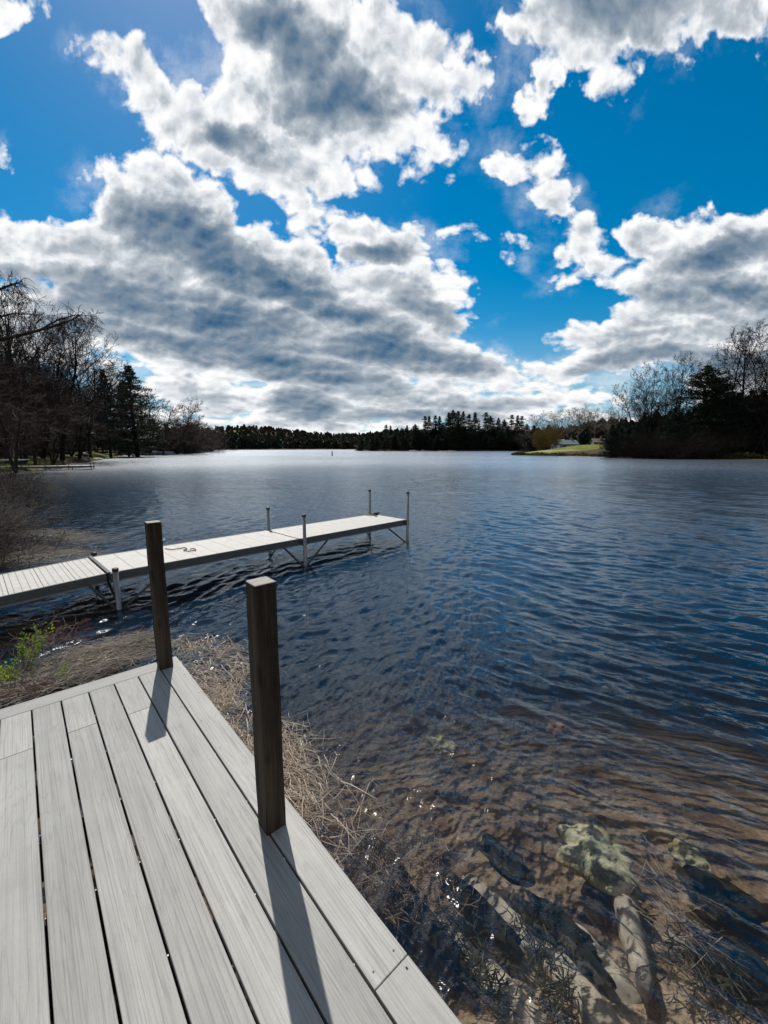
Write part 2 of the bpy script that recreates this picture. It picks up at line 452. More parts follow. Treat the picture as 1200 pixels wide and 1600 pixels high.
grass = t.ramp(t.noise(pos, 0.35, 6, 0.7), [(0.3, (0.10, 0.115, 0.022)), (0.5, (0.175, 0.20, 0.035)), (0.7, (0.25, 0.27, 0.07))])
at = t.new('ShaderNodeAttribute', attribute_name='lawn')
land = t.mix(t.rng(at.outputs['Fac'], 0.35, 0.6), litter, grass)
sandy = t.new('ShaderNodeAttribute', attribute_name='sand')
dark_at = t.new('ShaderNodeAttribute', attribute_name='dark_bed')
bed = t.mix(t.m('MULTIPLY', dark_at.outputs['Fac'], 0.9), bed, (0.028, 0.021, 0.016, 1))
cc = t.mix(t.rng(pz_, 0.0, 0.12), bed, land)
cc = t.mix(t.m('MULTIPLY', sandy.outputs['Fac'], t.rng(fine, 0.3, 0.6, 0.95, 0.6)), cc, (0.56, 0.46, 0.35, 1))
t.put(b.inputs['Base Color'], cc); b.inputs['Roughness'].default_value = 0.95; b.inputs['Specular IOR Level'].default_value = 0.1
t.put(b.inputs['Normal'], t.bump(t.m('ADD', mid, t.m('MULTIPLY', fine, 0.4)), 0.7, 0.05))
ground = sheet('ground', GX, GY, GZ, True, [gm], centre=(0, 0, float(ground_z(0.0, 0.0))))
tag(ground, kind='structure')
def ell(cx, cy, rx, ry, a=0):
    c, s_ = math.cos(R(a)), math.sin(R(a)); x = GX - cx; y = GY - cy
    return np.exp(-(((x * c + y * s_) / rx) ** 2 + ((-x * s_ + y * c) / ry) ** 2) ** 2)
lawn = np.clip(ell(-62, 80, 15, 12, -60) + ell(-84, 117, 12, 12) + ell(-42, 44, 9, 10) + ell(-80, 100, 14, 14) + ell(56, 138, 21, 17, 20) + ell(-360, 930, 60, 45) + 0.5 * ell(75, 95, 22, 10, -50), 0, 1)
sand = np.clip(ell(50.5, 127.5, 9, 1.6, -35) + 0.9 * ell(0.60, 1.15, 0.42, 0.36), 0, 1)
dark_bed = 1 / (1 + np.exp((GX - 0.35 * (GY - 3.5) + 1.3) / 0.4)) / (1 + np.exp((3.2 - GY) / 0.35)) * (GY < 30)  # where the bed colour is darkened, along the left bank and round the dock
for nm, arr in (('lawn', lawn), ('sand', sand), ('dark_bed', dark_bed)):
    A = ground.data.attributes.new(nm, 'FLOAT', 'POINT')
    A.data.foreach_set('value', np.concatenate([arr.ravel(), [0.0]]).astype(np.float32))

# =============================================================== the water
WATER_GROW = 0.0046
wr = 0.55 * np.exp(np.arange(0, 1580) * WATER_GROW)
wa = np.concatenate([np.linspace(R(-64), R(64), 860), np.linspace(R(66), R(294), 60)])
WX, WY = polar(wr, wa)
RR = np.hypot(WX, WY)
H_ = np.zeros_like(WX)
cell = RR * WATER_GROW * 1.15
# how far the two wave trains reach: ripples run in from the open lake on the right, others wrap round the dock on the left
mixl = 1 / (1 + np.exp(-((-WX + 0.10 * WY + 0.3) / 0.9))) * np.exp(-np.clip(RR - 11, 0, None) / 6)
jx = 0.35 * lump(WX, WY, 4.5, 3); jy = 0.35 * lump(WX, WY, 4.0, 13)
r2 = np.random.default_rng(3)
for train, (az0, spread) in enumerate(((R(42), R(17)), (R(-62), R(24)))):
    wt = (1 - mixl) if train == 0 else mixl
    for lam, ka, n in ((0.06, 0.21, 6), (0.09, 0.19, 6), (0.15, 0.15, 7), (0.24, 0.15, 7), (0.40, 0.11, 6), (0.8, 0.065, 5), (2.2, 0.03, 3)):
        for i in range(n):
            L = lam * r2.uniform(0.78, 1.25); az = az0 + r2.normal(0, spread * (0.45 if lam < 0.15 else 1.0)); k = 2 * math.pi / L
            ph = k * ((WX + jx * min(1, lam * 2.2)) * math.sin(az) + (WY + jy * min(1, lam * 2.2)) * math.cos(az)) + r2.uniform(0, 6.28)
            amp = ka / k / math.sqrt(n) * (1.15 if lam < 0.2 else 1.5)
            att = np.clip((L / cell - 2.2) / 2.0, 0, 1)
            env = 0.75 + 0.5 * lump(WX, WY, lam * 12 + 1.5, i * 5 + int(lam * 30), 5)
            s1 = 0.5 + 0.5 * np.sin(ph)
            pw_ = 2.6 if lam < 0.2 else 1.8
            H_ += wt * amp * att * env * (2 * s1 ** pw_ - 0.8)
calm = np.clip(0.38 + 0.135 * RR, 0.55, 1.0)      # sheltered shallows
H_ *= calm * (1 - 0.35 * np.clip((RR - 9) / 14, 0, 1))

wm = bpy.data.materials.new('lake_water'); wm.use_nodes = True
t = NT(wm.node_tree)
for n in list(t.n): t.n.remove(n)
out = t.new('ShaderNodeOutputMaterial')
tcn = t.new('ShaderNodeTexCoord'); pos = tcn.outputs['Object']
q1 = t.mapping(pos, rot=(0, 0, R(28)), scale=(0.42, 1.0, 1))
n1 = t.noise(q1, 2.6, 4, 0.55, 0.3, dim='2D'); n2 = t.noise(q1, 9.0, 4, 0.6, 0.4, dim='2D'); n3 = t.noise(t.mapping(pos, rot=(0, 0, R(40)), scale=(0.35, 1, 1)), 26.0, 3, 0.55, dim='2D')
dist = t.vm('LENGTH', pos, out=1)
far1 = t.rng(dist, 14, 40, 0.0, 1.0)
gust = t.rng(t.noise(t.mapping(pos, scale=(0.02, 0.05, 1)), 1.0, 4, 0.6, dim='2D'), 0.35, 0.65, 0.6, 1.3)
hh = t.m('MULTIPLY', t.m('MULTIPLY', n1, t.m('MULTIPLY', far1, gust)), 0.075)
hh = t.m('ADD', hh, t.m('MULTIPLY', n2, t.m('MULTIPLY', t.rng(dist, 3, 12, 0.0, 1.0), 0.011)))
hh = t.m('ADD', hh, t.m('MULTIPLY', n3, 0.0022))
nb = t.bump(hh, 1.0, 1.0)
fr = t.new('ShaderNodeFresnel'); fr.inputs[0].default_value = 1.6; t.put(fr.inputs[1], nb)
gl = t.new('ShaderNodeBsdfGlossy'); t.put(gl.inputs['Roughness'], t.rng(dist, 8, 60, 0.04, 0.25)); gl.inputs['Color'].default_value = (0.95, 0.98, 1.0, 1); t.put(gl.inputs['Normal'], nb)
tr = t.new('ShaderNodeBsdfTransparent'); tr.inputs[0].default_value = (0.97, 0.98, 0.97, 1)
rf = t.new('ShaderNodeBsdfRefraction'); rf.inputs['IOR'].default_value = 1.2; rf.inputs['Roughness'].default_value = 0.0; t.put(rf.inputs['Normal'], nb)
thru0 = t.new('ShaderNodeMixShader'); thru0.inputs[0].default_value = 0.12; t.l.new(tr.outputs[0], thru0.inputs[1]); t.l.new(rf.outputs[0], thru0.inputs[2])
# fine matter hanging in deep water gives it a body colour of its own
body = t.new('ShaderNodeBsdfDiffuse'); body.inputs[0].default_value = (0.020, 0.125, 0.27, 1)
dp = t.new('ShaderNodeAttribute', attribute_name='deep')
thru = t.new('ShaderNodeMixShader'); t.put(thru.inputs[0], t.m('MULTIPLY', dp.outputs['Fac'], 0.24)); t.l.new(thru0.outputs[0], thru.inputs[1]); t.l.new(body.outputs[0], thru.inputs[2])
mx = t.new('ShaderNodeMixShader'); t.put(mx.inputs[0], fr.outputs[0]); t.l.new(thru.outputs[0], mx.inputs[1]); t.l.new(gl.outputs[0], mx.inputs[2])
t.l.new(mx.outputs[0], out.inputs['Surface'])
va = t.new('ShaderNodeVolumeAbsorption'); va.inputs[0].default_value = (0.34, 0.33, 0.29, 1); va.inputs[1].default_value = 0.6
t.l.new(va.outputs[0], out.inputs['Volume'])
water = sheet('water', WX, WY, H_, True, [wm], centre=(0, 0, 0))
tag(water, kind='structure')
_d = np.clip((-ground_z(WX, WY) - 0.55) / 1.6, 0, 1)
A = water.data.attributes.new('deep', 'FLOAT', 'POINT'); A.data.foreach_set('value', np.concatenate([_d.ravel(), [0.0]]).astype(np.float32))

# =========================================================== the wood deck
DZ = CAM_H - 1.6                # deck surface height
TH = R(138.7)
dv = Vector((math.sin(TH), math.cos(TH), 0)); nv = Vector((-dv.y, dv.x, 0))       # along the boards, out over the water
if nv.x < 0: nv = -nv
corner = px_at(275, 1025, DZ); corner.z = DZ
deck_rot = math.atan2(dv.y, dv.x)
deck = thing('wooden_deck', 'grey composite board deck at the water, corner posts standing on it', 'deck', corner, deck_rot)
# local frame: +x along the boards towards the camera, +y = ? (out over the water is -y or +y)
LY = 1 if (Matrix.Rotation(deck_rot, 3, 'Z') @ Vector((0, 1, 0))).dot(nv) > 0 else -1

dm, t, b = mat('composite_board')
tcn = t.new('ShaderNodeTexCoord'); inf = t.new('ShaderNodeObjectInfo')
off = t.xyz(t.m('MULTIPLY', inf.outputs['Random'], 37.0), t.m('MULTIPLY', inf.outputs['Random'], 11.0), 0)
p0 = t.vm('ADD', tcn.outputs['Object'], off)
st = t.mapping(p0, scale=(1.0, 16.0, 4))
wpx = t.noise(t.mapping(p0, scale=(0.55, 3.4, 1)), 1.0, 2, 0.4)
# cathedral grain: contour lines of a long soft field
field = t.m('ADD', t.m('MULTIPLY', wpx, 9.0), t.m('MULTIPLY', t.noise(st, 0.9, 3, 0.5), 3.5))
rings = t.m('ABSOLUTE', t.m('SUBTRACT', t.m('FRACT', t.m('MULTIPLY', field, 1.7)), 0.5))
line = t.rng(rings, 0.0, 0.16, 1.0, 0.0)
streak = t.noise(t.mapping(p0, scale=(1.3, 190.0, 4)), 1.0, 4, 0.6)
streak2 = t.noise(t.mapping(p0, scale=(0.8, 26.0, 4)), 1.0, 4, 0.6)
specks = t.noise(t.mapping(p0, scale=(60, 260, 40)), 1.0, 2, 0.6)
base = t.ramp(t.m('ADD', t.m('MULTIPLY', streak2, 0.6), t.m('MULTIPLY', wpx, 0.4)), [(0.3, (0.355, 0.345, 0.318)), (0.5, (0.44, 0.43, 0.397)), (0.7, (0.515, 0.50, 0.462))])
base = t.mix(t.m('MULTIPLY', line, t.rng(streak, 0.3, 0.6, 0.05, 0.30)), base, (0.19, 0.185, 0.17, 1))
base = t.mix(t.rng(streak, 0.5, 0.68, 0, 0.5), base, (0.20, 0.195, 0.185, 1))
base = t.mix(t.rng(specks, 0.60, 0.8, 0, 0.4), base, (0.18, 0.18, 0.175, 1))
rv = t.rng(inf.outputs['Random'], 0, 1, 0.86, 1.09)
dirt = t.rng(t.noise(p0, 2.2, 7, 0.72), 0.3, 0.7, 0.85, 1.09)
base = t.vm('SCALE', base, scale=t.m('MULTIPLY', rv, dirt))
t.put(b.inputs['Base Color'], base); b.inputs['Specular IOR Level'].default_value = 0.35
t.put(b.inputs['Roughness'], t.rng(streak, 0.3, 0.7, 0.50, 0.66))
hgt = t.m('SUBTRACT', t.m('MULTIPLY', streak, 0.6), t.m('MULTIPLY', line, 0.3))
hgt = t.m('ADD', hgt, t.m('MULTIPLY', specks, 0.5))
t.put(b.inputs['Normal'], t.bump(hgt, 0.55, 0.0012))
M['deck'] = dm

PW, GAP, PT = 0.1365, 0.0085, 0.025
def plank(x0, x1, y_out, width=PW, lift=0.0, name='deck_board'):
    mb = MB(); L = x1 - x0
    mb.box((0, 0, -PT / 2 + lift), (L, width, PT))
    o = mb.build(name, M['deck'], deck, bevel=0.0025)
    o.location = ((x0 + x1) / 2, LY * -(y_out + width / 2), 0)
    return o
LEN = 5.2
# row 0: the board along the open edge (two lengths butted), then the field boards
def seam(px, py):
    return (px_at(px, py, DZ) - corner).dot(dv)
s0 = seam(618, 1512)
plank(0.0, s0 - 0.0015, 0.0, name='edge_board'); plank(s0 + 0.0015, LEN, 0.0, name='edge_board')
joint = {2: seam(213, 1112), 4: seam(135, 1135), 6: seam(28, 1177), 9: 1.1}
XB = 0.1365 + 0.003
for i in range(1, 16):
    y = i * (PW + GAP)
    if i in joint:
        plank(XB, joint[i] - 0.0015, y); plank(joint[i] + 0.0015, LEN, y)
    else:
        plank(XB, LEN, y)
# the board across the front ends
mb = MB(); wl_ = 15 * (PW + GAP) + PW
mb.box((0, 0, -PT / 2), (0.1365, wl_ - GAP, PT))
fb = mb.build('front_board', M['deck'], deck, bevel=0.0025); fb.location = (0.1365 / 2, LY * -(PW + 0.003 + (wl_ - GAP) / 2), 0)
fb_mesh = fb.data
# turn its grain along its length
for v in fb_mesh.vertices: v.co = (v.co.y, -v.co.x, v.co.z)
fb.rotation_euler = (0, 0, math.pi / 2)
# framing below
mb = MB()
mb.box((LEN / 2, LY * -0.030, -PT - 0.095), (LEN - 0.04, 0.038, 0.18))
mb.build('rim_joist', M['joist'], deck)
mb = MB(); mb.box((0.035, LY * -(wl_ / 2 + 0.05), -PT - 0.095), (0.038, wl_ - 0.1, 0.18)); mb.build('rim_joist', M['joist'], deck)
for k in range(1, 13):
    mb = MB(); mb.box((0.035 + k * 0.405, LY * -(wl_ / 2 + 0.05), -PT - 0.0955), (0.038, wl_ - 0.12, 0.18)); mb.build('joist', M['joist'], deck)
for x in (0.14, 2.0, 4.0):
    for y in (0.10, 2.0):
        mb = MB(); mb.box((x, LY * -y, -PT - 0.19 - 0.35), (0.09, 0.09, 0.7)); mb.build('support_post', M['joist'], deck)
# screws in the edge board, steel clips glinting in the gaps
rs = random.Random(5)
for x in (0.32, 0.62, 0.93, 1.24, 1.55, 1.86, s0 - 0.03, s0 + 0.03, 2.6):
    for y in (0.028, 0.112):
        if rs.random() < 0.25: continue
        mb = MB(); mb.tube([(0, 0, -0.004), (0, 0, 0.0006)], [0.0035, 0.0035], 8); o = mb.build('screw', M['screw'], deck); o.location = (x + rs.uniform(-.01, .01), LY * -y, 0)
for i in range(1, 12):
    for k in range(1, 10):
        if rs.random() < 0.3: continue
        x = 0.035 + k * 0.405 + rs.uniform(-.006, .006)
        mb = MB(); mb.box((0, 0, 0), (0.006, GAP * 0.5, 0.003)); o = mb.build('hidden_clip', M['clip'], deck); o.location = (x, LY * -(i * (PW + GAP) - GAP / 2), -0.014)

# two timber posts on the deck
pm, t, b = mat('weathered_timber')
tcn = t.new('ShaderNodeTexCoord'); P0 = tcn.outputs['Object']
g1 = t.noise(t.mapping(P0, scale=(26, 26, 1.3)), 1.0, 6, 0.62); g2 = t.noise(t.mapping(P0, scale=(90, 90, 2.5)), 1.0, 4, 0.6); g3 = t.noise(P0, 6, 4, 0.6)
c0 = t.ramp(g1, [(0.32, (0.014, 0.009, 0.006)), (0.5, (0.042, 0.028, 0.018)), (0.68, (0.095, 0.068, 0.044))])
c0 = t.mix(t.rng(g3, 0.4, 0.65, 0, 0.4), c0, (0.06, 0.056, 0.048, 1))
crack = t.rng(g2, 0.58, 0.66)
c0 = t.mix(crack, c0, (0.012, 0.01, 0.008, 1))
kn = t.voro(t.mapping(P0, scale=(9, 9, 3.2)), 1.0)
c0 = t.mix(t.rng(kn, 0.10, 0.2, 0.85, 0.0), c0, (0.02, 0.013, 0.009, 1))
t.put(b.inputs['Base Color'], c0); b.inputs['Roughness'].default_value = 0.82; b.inputs['Specular IOR Level'].default_value = 0.25
t.put(b.inputs['Normal'], t.bump(t.m('SUBTRACT', g1, t.m('MULTIPLY', crack, 0.8)), 0.7, 0.004))
M['timber'] = pm
em, t, b = mat('end_grain')
tcn = t.new('ShaderNodeTexCoord'); P0 = tcn.outputs['Object']
rr = t.vm('LENGTH', t.vm('MULTIPLY', t.vm('ADD', P0, (0.03, 0.05, 0)), (1, 1, 0)), out=1)
wv = t.m('SINE', t.m('MULTIPLY', t.m('ADD', rr, t.m('MULTIPLY', t.noise(P0, 30, 3), 0.006)), 900.0))
ec = t.mix(t.rng(wv, -1, 1, 0, 0.35), (0.50, 0.47, 0.42, 1), (0.30, 0.27, 0.23, 1))
ec = t.mix(t.rng(t.noise(P0, 40, 5, 0.7), 0.5, 0.7, 0, 0.6), ec, (0.16, 0.14, 0.12, 1))
t.put(b.inputs['Base Color'], ec); b.inputs['Roughness'].default_value = 0.9
M['end'] = em

def timber_post(foot_px, top_py, label, lean=(0, 0)):
    S = 0.089
    c0_ = px_at(*foot_px, DZ); c = c0_ - dv * (S / 2) + nv * (S / 2)
    a, e, fw = ray(foot_px[0], top_py)
    h = CAM_H + e * c0_.y - DZ
    root = thing('wooden_post', label, 'post', (c.x, c.y, DZ), deck_rot, 'timber posts on the deck')
    rr_ = random.Random(int(h * 1e5)); n = 14; mb = MB()
    half = S / 2; bv = 0.004; prof = [(-half + bv, -half), (half - bv, -half), (half, -half + bv), (half, half - bv), (half - bv, half), (-half + bv, half), (-half, half - bv), (-half, -half + bv)]
    vs = []
    for i in range(n + 1):
        z = h * i / n; ox = 0.0018 * math.sin(i * 0.7) ; oy = 0.0015 * math.cos(i * 0.9)
        for (x, y) in prof: vs.append((x + ox + rr_.uniform(-.0006, .0006), y + oy + rr_.uniform(-.0006, .0006), z))
    m8 = len(prof)
    mb.add(vs, [(i * m8 + j, i * m8 + (j + 1) % m8, (i + 1) * m8 + (j + 1) % m8, (i + 1) * m8 + j) for i in range(n) for j in range(m8)])
    sh = mb.build('shaft', M['timber'], root)
    mb = MB(); topv = vs[-m8:]; k = 0.0025
    cx = sum(v[0] for v in topv) / m8; cy = sum(v[1] for v in topv) / m8
    mb.add([(v[0], v[1], h) for v in topv] + [(cx + (v[0] - cx) * 0.95, cy + (v[1] - cy) * 0.95, h + k) for v in topv],
           [(j, (j + 1) % m8, m8 + (j + 1) % m8, m8 + j) for j in range(m8)] + [tuple(range(m8, 2 * m8))])
    mb.build('end_grain_top', M['end'], root)
    return root, h
pA, hA = timber_post((250, 1048), 818, 'weathered timber post at the front corner of the grey deck, casting a short shadow')
pB, hB = timber_post((417, 1307), 917, 'tall weathered timber post nearest the viewer at the open edge of the deck')
print('POST', hA, hB, 'deck joints', s0, joint)

# ======================================================= aluminium dock
DK = 0.514
e0 = px_at(636, 812, DK)                       # outer near corner
ax = Vector((math.sin(R(45.0)), math.cos(R(45.0)), 0)); sx = Vector((-ax.y, ax.x, 0))   # sx points away from the deck side
if sx.y < 0: sx = -sx
rotd = math.atan2(ax.y, ax.x)
dock = thing('aluminium_dock', 'long pale aluminium dock on legs reaching out into the lake', 'dock', (e0.x, e0.y, 0), rotd)
# local: x = along the dock (0 at the outer end, negative towards shore), y = across (0 near side .. 1.22 far side)
W_ = 1.22
pmn, t, b = mat('dock_panel')
tcn = t.new('ShaderNodeTexCoord'); P0 = tcn.outputs['Object']; X_, Y_, Z_ = t.sep(P0)
def slots(pitch, dash, wid, fill):
    u = t.m('FRACT', t.m('ADD', t.m('DIVIDE', X_, pitch), 100.5)); v = t.m('FRACT', t.m('ADD', t.m('DIVIDE', Y_, dash), 100.25))
    return t.m('MULTIPLY', t.m('LESS_THAN', u, wid), t.m('LESS_THAN', v, fill))
sl = slots(0.0762, 0.075, 0.11, 0.62)
basec = t.ramp(t.noise(P0, 5, 6, 0.65), [(0.3, (0.56, 0.525, 0.475)), (0.7, (0.72, 0.69, 0.635))])
basec = t.mix(t.rng(t.noise(P0, 60, 3, 0.7), 0.6, 0.75, 0, 0.35), basec, (0.33, 0.30, 0.27, 1))
basec = t.mix(t.m('MULTIPLY', sl, 0.9), basec, (0.06, 0.06, 0.065, 1))
t.put(b.inputs['Base Color'], basec); b.inputs['Roughness'].default_value = 0.6
t.put(b.inputs['Normal'], t.bump(t.m('MULTIPLY', sl, -1.0), 1.0, 0.004))
M['panel'] = pmn
pm2, t, b = mat('dock_panel_fine')
tcn = t.new('ShaderNodeTexCoord'); P0 = tcn.outputs['Object']; X_, Y_, Z_ = t.sep(P0)
sl = slots(0.0508, 0.05, 0.10, 0.5)
basec = t.ramp(t.noise(P0, 5, 6, 0.65), [(0.3, (0.60, 0.565, 0.51)), (0.7, (0.76, 0.73, 0.67))])
basec = t.mix(t.rng(t.noise(P0, 50, 3, 0.7), 0.62, 0.75, 0, 0.3), basec, (0.36, 0.33, 0.30, 1))
basec = t.mix(t.m('MULTIPLY', sl, 0.45), basec, (0.12, 0.12, 0.12, 1))
t.put(b.inputs['Base Color'], basec); b.inputs['Roughness'].default_value = 0.6
M['panel2'] = pm2

def dbox(name, x0, x1, y0, y1, z0, z1, m, dz0=0.0, dz1=0.0, bevel=0.0, parent=None):
    """box in dock space whose top follows the line dz0 (at x0) .. dz1 (at x1)"""
    cx, cy = (x0 + x1) / 2, (y0 + y1) / 2; mb = MB()
    vs = [(x0 - cx, y0 - cy, z0 + dz0), (x1 - cx, y0 - cy, z0 + dz1), (x1 - cx, y1 - cy, z0 + dz1), (x0 - cx, y1 - cy, z0 + dz0),
          (x0 - cx, y0 - cy, z1 + dz0), (x1 - cx, y0 - cy, z1 + dz1), (x1 - cx, y1 - cy, z1 + dz1), (x0 - cx, y1 - cy, z1 + dz0)]
    mb.add(vs, [(0, 3, 2, 1), (4, 5, 6, 7), (0, 1, 5, 4), (1, 2, 6, 5), (2, 3, 7, 6), (3, 0, 4, 7)])
    o = mb.build(name, m, dock if parent is None else parent, bevel=bevel); o.location = (cx, cy, 0); return o

SECT = [(-3.0, 0.0, 0.0, 0.0, M['panel2']), (-6.06, -3.03, 0.0, 0.0, M['panel2']), (-9.4, -6.10, -0.16, 0.0, M['panel'])]
for (x0, x1, d0_, d1_, pmat) in SECT:
    n = 10; w_ = (x1 - x0) / n
    for k in range(n):
        a0 = x0 + k * w_ + 0.003; a1 = x0 + (k + 1) * w_ - 0.003
        f = lambda x: d0_ + (d1_ - d0_) * (x - x0) / (x1 - x0)
        dbox('deck_panel', a0, a1, 0.035, W_ - 0.035, DK - 0.022, DK, pmat, f(a0), f(a1), 0.002)
    for (y0, y1) in ((0.0, 0.033), (W_ - 0.033, W_)):
        r_ = dbox('side_rail', x0, x1, y0, y1, DK - 0.125, DK + 0.004, M['alu_dark'], d0_, d1_, 0.003)
        dbox('rail_lip', x0, x1, (y0 - 0.012) if y0 == 0 else y1 - 0.002, (y0 + 0.002) if y0 == 0 else y1 + 0.012, DK - 0.125, DK - 0.108, M['alu'], d0_, d1_)
    for xx in (x0, x1 - 0.04):
        dz_ = f(xx); dbox('end_beam', xx, xx + 0.04, 0.034, W_ - 0.034, DK - 0.12, DK - 0.024, M['alu_dark'], dz_, dz_)
    for k in range(1, 5):
        xx = x0 + k * (x1 - x0) / 5; dbox('cross_beam', xx, xx + 0.03, 0.034, W_ - 0.034, DK - 0.10, DK - 0.026, M['alu_dark'], f(xx), f(xx))

def leg(x, y, top, rad=0.032, name='leg'):
    yy = -0.045 if y == 0 else W_ + 0.045
    mb = MB(); mb.tube([(0, 0, -1.3), (0, 0, top - 0.04)], [rad, rad], 14); o = mb.build(name, M['alu'], dock, smooth=False); o.location = (x, yy, 0)
    for p in o.data.polygons: p.use_smooth = len(p.vertices) == 4
    mb = MB(); mb.tube([(0, 0, top - 0.045), (0, 0, top - 0.005), (0, 0, top)], [rad * 1.18, rad * 1.18, rad * 0.9], 14); c = mb.build('cap', M['black'], o)
    mb = MB(); s_ = 1 if y == 0 else -1
    mb.box((0, s_ * 0.022, DK - 0.06), (0.11, 0.045, 0.13)); mb.build('bracket', M['alu_dark'], dock).location = (x, yy, 0)
    return o
def brace(x, y, dx, z_low=-0.05, z_high=DK - 0.12):
    yy = -0.02 if y == 0 else W_ + 0.02
    mb = MB(); mb.tube([(x, yy, z_low), (x + dx, yy, z_high)], [0.019, 0.019], 8); mb.build('brace', M['alu_dark'], dock)
leg(-0.03, 0, px_dist(637, 768, e0.y).z); leg(-0.03, 1, 1.15)
leg(-2.93, 0, px_dist(478, 803, 7.7).z); leg(-2.93, 1, 0.98)
leg(-6.0, 0, DK + 0.07, 0.034); leg(-6.0, 1, DK + 0.06, 0.034)
leg(-9.2, 0, DK + 0.02, 0.034); leg(-9.2, 1, DK + 0.02, 0.034)
brace(-2.93, 0, 0.55); brace(-2.93, 0, -0.42); brace(-2.93, 1, 0.5)
brace(-0.03, 0, -0.62); brace(-0.03, 1, -0.62); brace(-6.0, 0, 0.62); brace(-6.0, 0, -0.30); brace(-6.0, 1, 0.5)
mb = MB(); mb.tube([(-5.95, 0.0, -0.1), (-5.95, W_, DK - 0.13)], [0.019, 0.019], 8); mb.build('brace', M['alu_dark'], dock)
dbox('joint_bar', -6.085, -6.045, 0.0, W_, DK + 0.002, DK + 0.016, M['alu_dark'])
# foot plate round the far outer leg, and a small black cleat
mb = MB(); mb.tube([(0, 0, DK + 0.001), (0, 0, DK + 0.012), (0, 0, DK + 0.02)], [0.16, 0.155, 0.05], 20); fp = mb.build('flange', M['black'], dock); fp.location = (-0.10, W_ - 0.07, 0)
mb = MB(); mb.box((0, 0, DK + 0.02), (0.06, 0.05, 0.04)); mb.tube([(-0.10, 0, DK + 0.058), (-0.05, 0, DK + 0.048), (0.05, 0, DK + 0.048), (0.10, 0, DK + 0.058)], [0.014, 0.02, 0.02, 0.014], 8)
cl_ = mb.build('cleat', M['black'], dock); cl_.location = (0.02 - 0.06, W_ - 0.22, 0.0)

# a length of rope lying on the dock
w2 = [(258, 857), (268, 858.5), (280, 857), (288, 855.5), (292, 857.5), (287, 859.5), (293, 861), (301, 860.5), (306, 859), (302, 857), (296, 858.5)]
pts = [px_at(x_, y_, DK + 0.016) for x_, y_ in w2]; sm = []
for i in range(len(pts) - 1):
    a_ = pts[max(i - 1, 0)]; b_ = pts[i]; c_ = pts[i + 1]; d_ = pts[min(i + 2, len(pts) - 1)]
    for k in range(6):
        s_ = k / 6; sm.append(0.5 * ((2 * b_) + (c_ - a_) * s_ + (2 * a_ - 5 * b_ + 4 * c_ - d_) * s_ ** 2 + (3 * b_ - a_ - 3 * c_ + d_) * s_ ** 3))
mb = MB(); mb.tube(sm, 0.0075, 6); rp = mb.build('rope', M['rope'], smooth=True)
tag(rp, 'loose end of brown rope lying on top of the pale dock', 'rope')

# =========================================================== vegetation kit
def vrand(r, s=1.0): return Vector((r.gauss(0, s), r.gauss(0, s), r.gauss(0, s)))

def gen_bare(seed, H=20.0, spread=0.55, n1=13, twist=0.065, stems=1, first=0.22, rad=None, upright=0.6, fine=True):
    """a leafless broadleaved tree -> (trunk mesh builder, crown mesh builder)"""
    r = random.Random(seed); T = MB(); C = MB()
    def limb(p, d, rad, L, lvl, mbx):
        seg = (7, 6, 4, 3, 2)[lvl]; sides = (8, 5, 4, 3, 3)[lvl]
        pts = [p.copy()]; rads = [rad]; d = d.normalized()
        for i in range(seg):
            d = (d + vrand(r, twist * (1 + 0.4 * lvl)) + Vector((0, 0, upright * (0.12 if lvl else 0.25)))).normalized()
            pts.append(pts[-1] + d * (L / seg)); rads.append(max(rad * (1 - 0.80 * (i + 1) / seg), 0.013))
        mbx.tube(pts, rads, sides, cap=False)
        if lvl >= 4: return
        nch = (n1, 7, 5, 5)[lvl]
        if lvl == 3 and not fine: nch = 2
        for k in range(nch):
            u = (first if lvl == 0 else 0.22) + (0.98 - (first if lvl == 0 else 0.22)) * (k + r.uniform(0, 0.9)) / nch
            f = u * seg; i = min(int(f), seg - 1); q = pts[i].lerp(pts[i + 1], f - i); rr_ = rads[i] * (1 - (f - i)) + rads[i + 1] * (f - i)
            ax_ = (pts[i + 1] - pts[i]).normalized()
            side = ax_.orthogonal().normalized(); side.rotate(Matrix.Rotation(r.uniform(0, 6.283) if lvl else k * 2.4 + r.uniform(-.5, .5), 3, ax_))
            ang = R(r.uniform(28, 58)) * (1.0 if lvl else 1.25 - 0.55 * u)
            nd = ax_ * math.cos(ang) + side * math.sin(ang)
            l_ = L * ((spread * (1.15 - 0.75 * u)) if lvl == 0 else r.uniform(0.38, 0.6) * (1.1 - 0.5 * u))
            limb(q, nd, max(rr_ * r.uniform(0.45, 0.66), 0.020), l_, lvl + 1, C)
    for s_ in range(stems):
        a_ = s_ * 2.4 + r.uniform(0, 1)
        d = Vector((0, 0, 1)) if stems == 1 else Vector((math.cos(a_) * 0.35, math.sin(a_) * 0.35, 1))
        limb(Vector((0, 0, -0.2)), d, (rad or H * 0.014) / (stems ** 0.4), H * (1.0 if stems == 1 else r.uniform(0.8, 1.0)), 0, T)
    return T, C

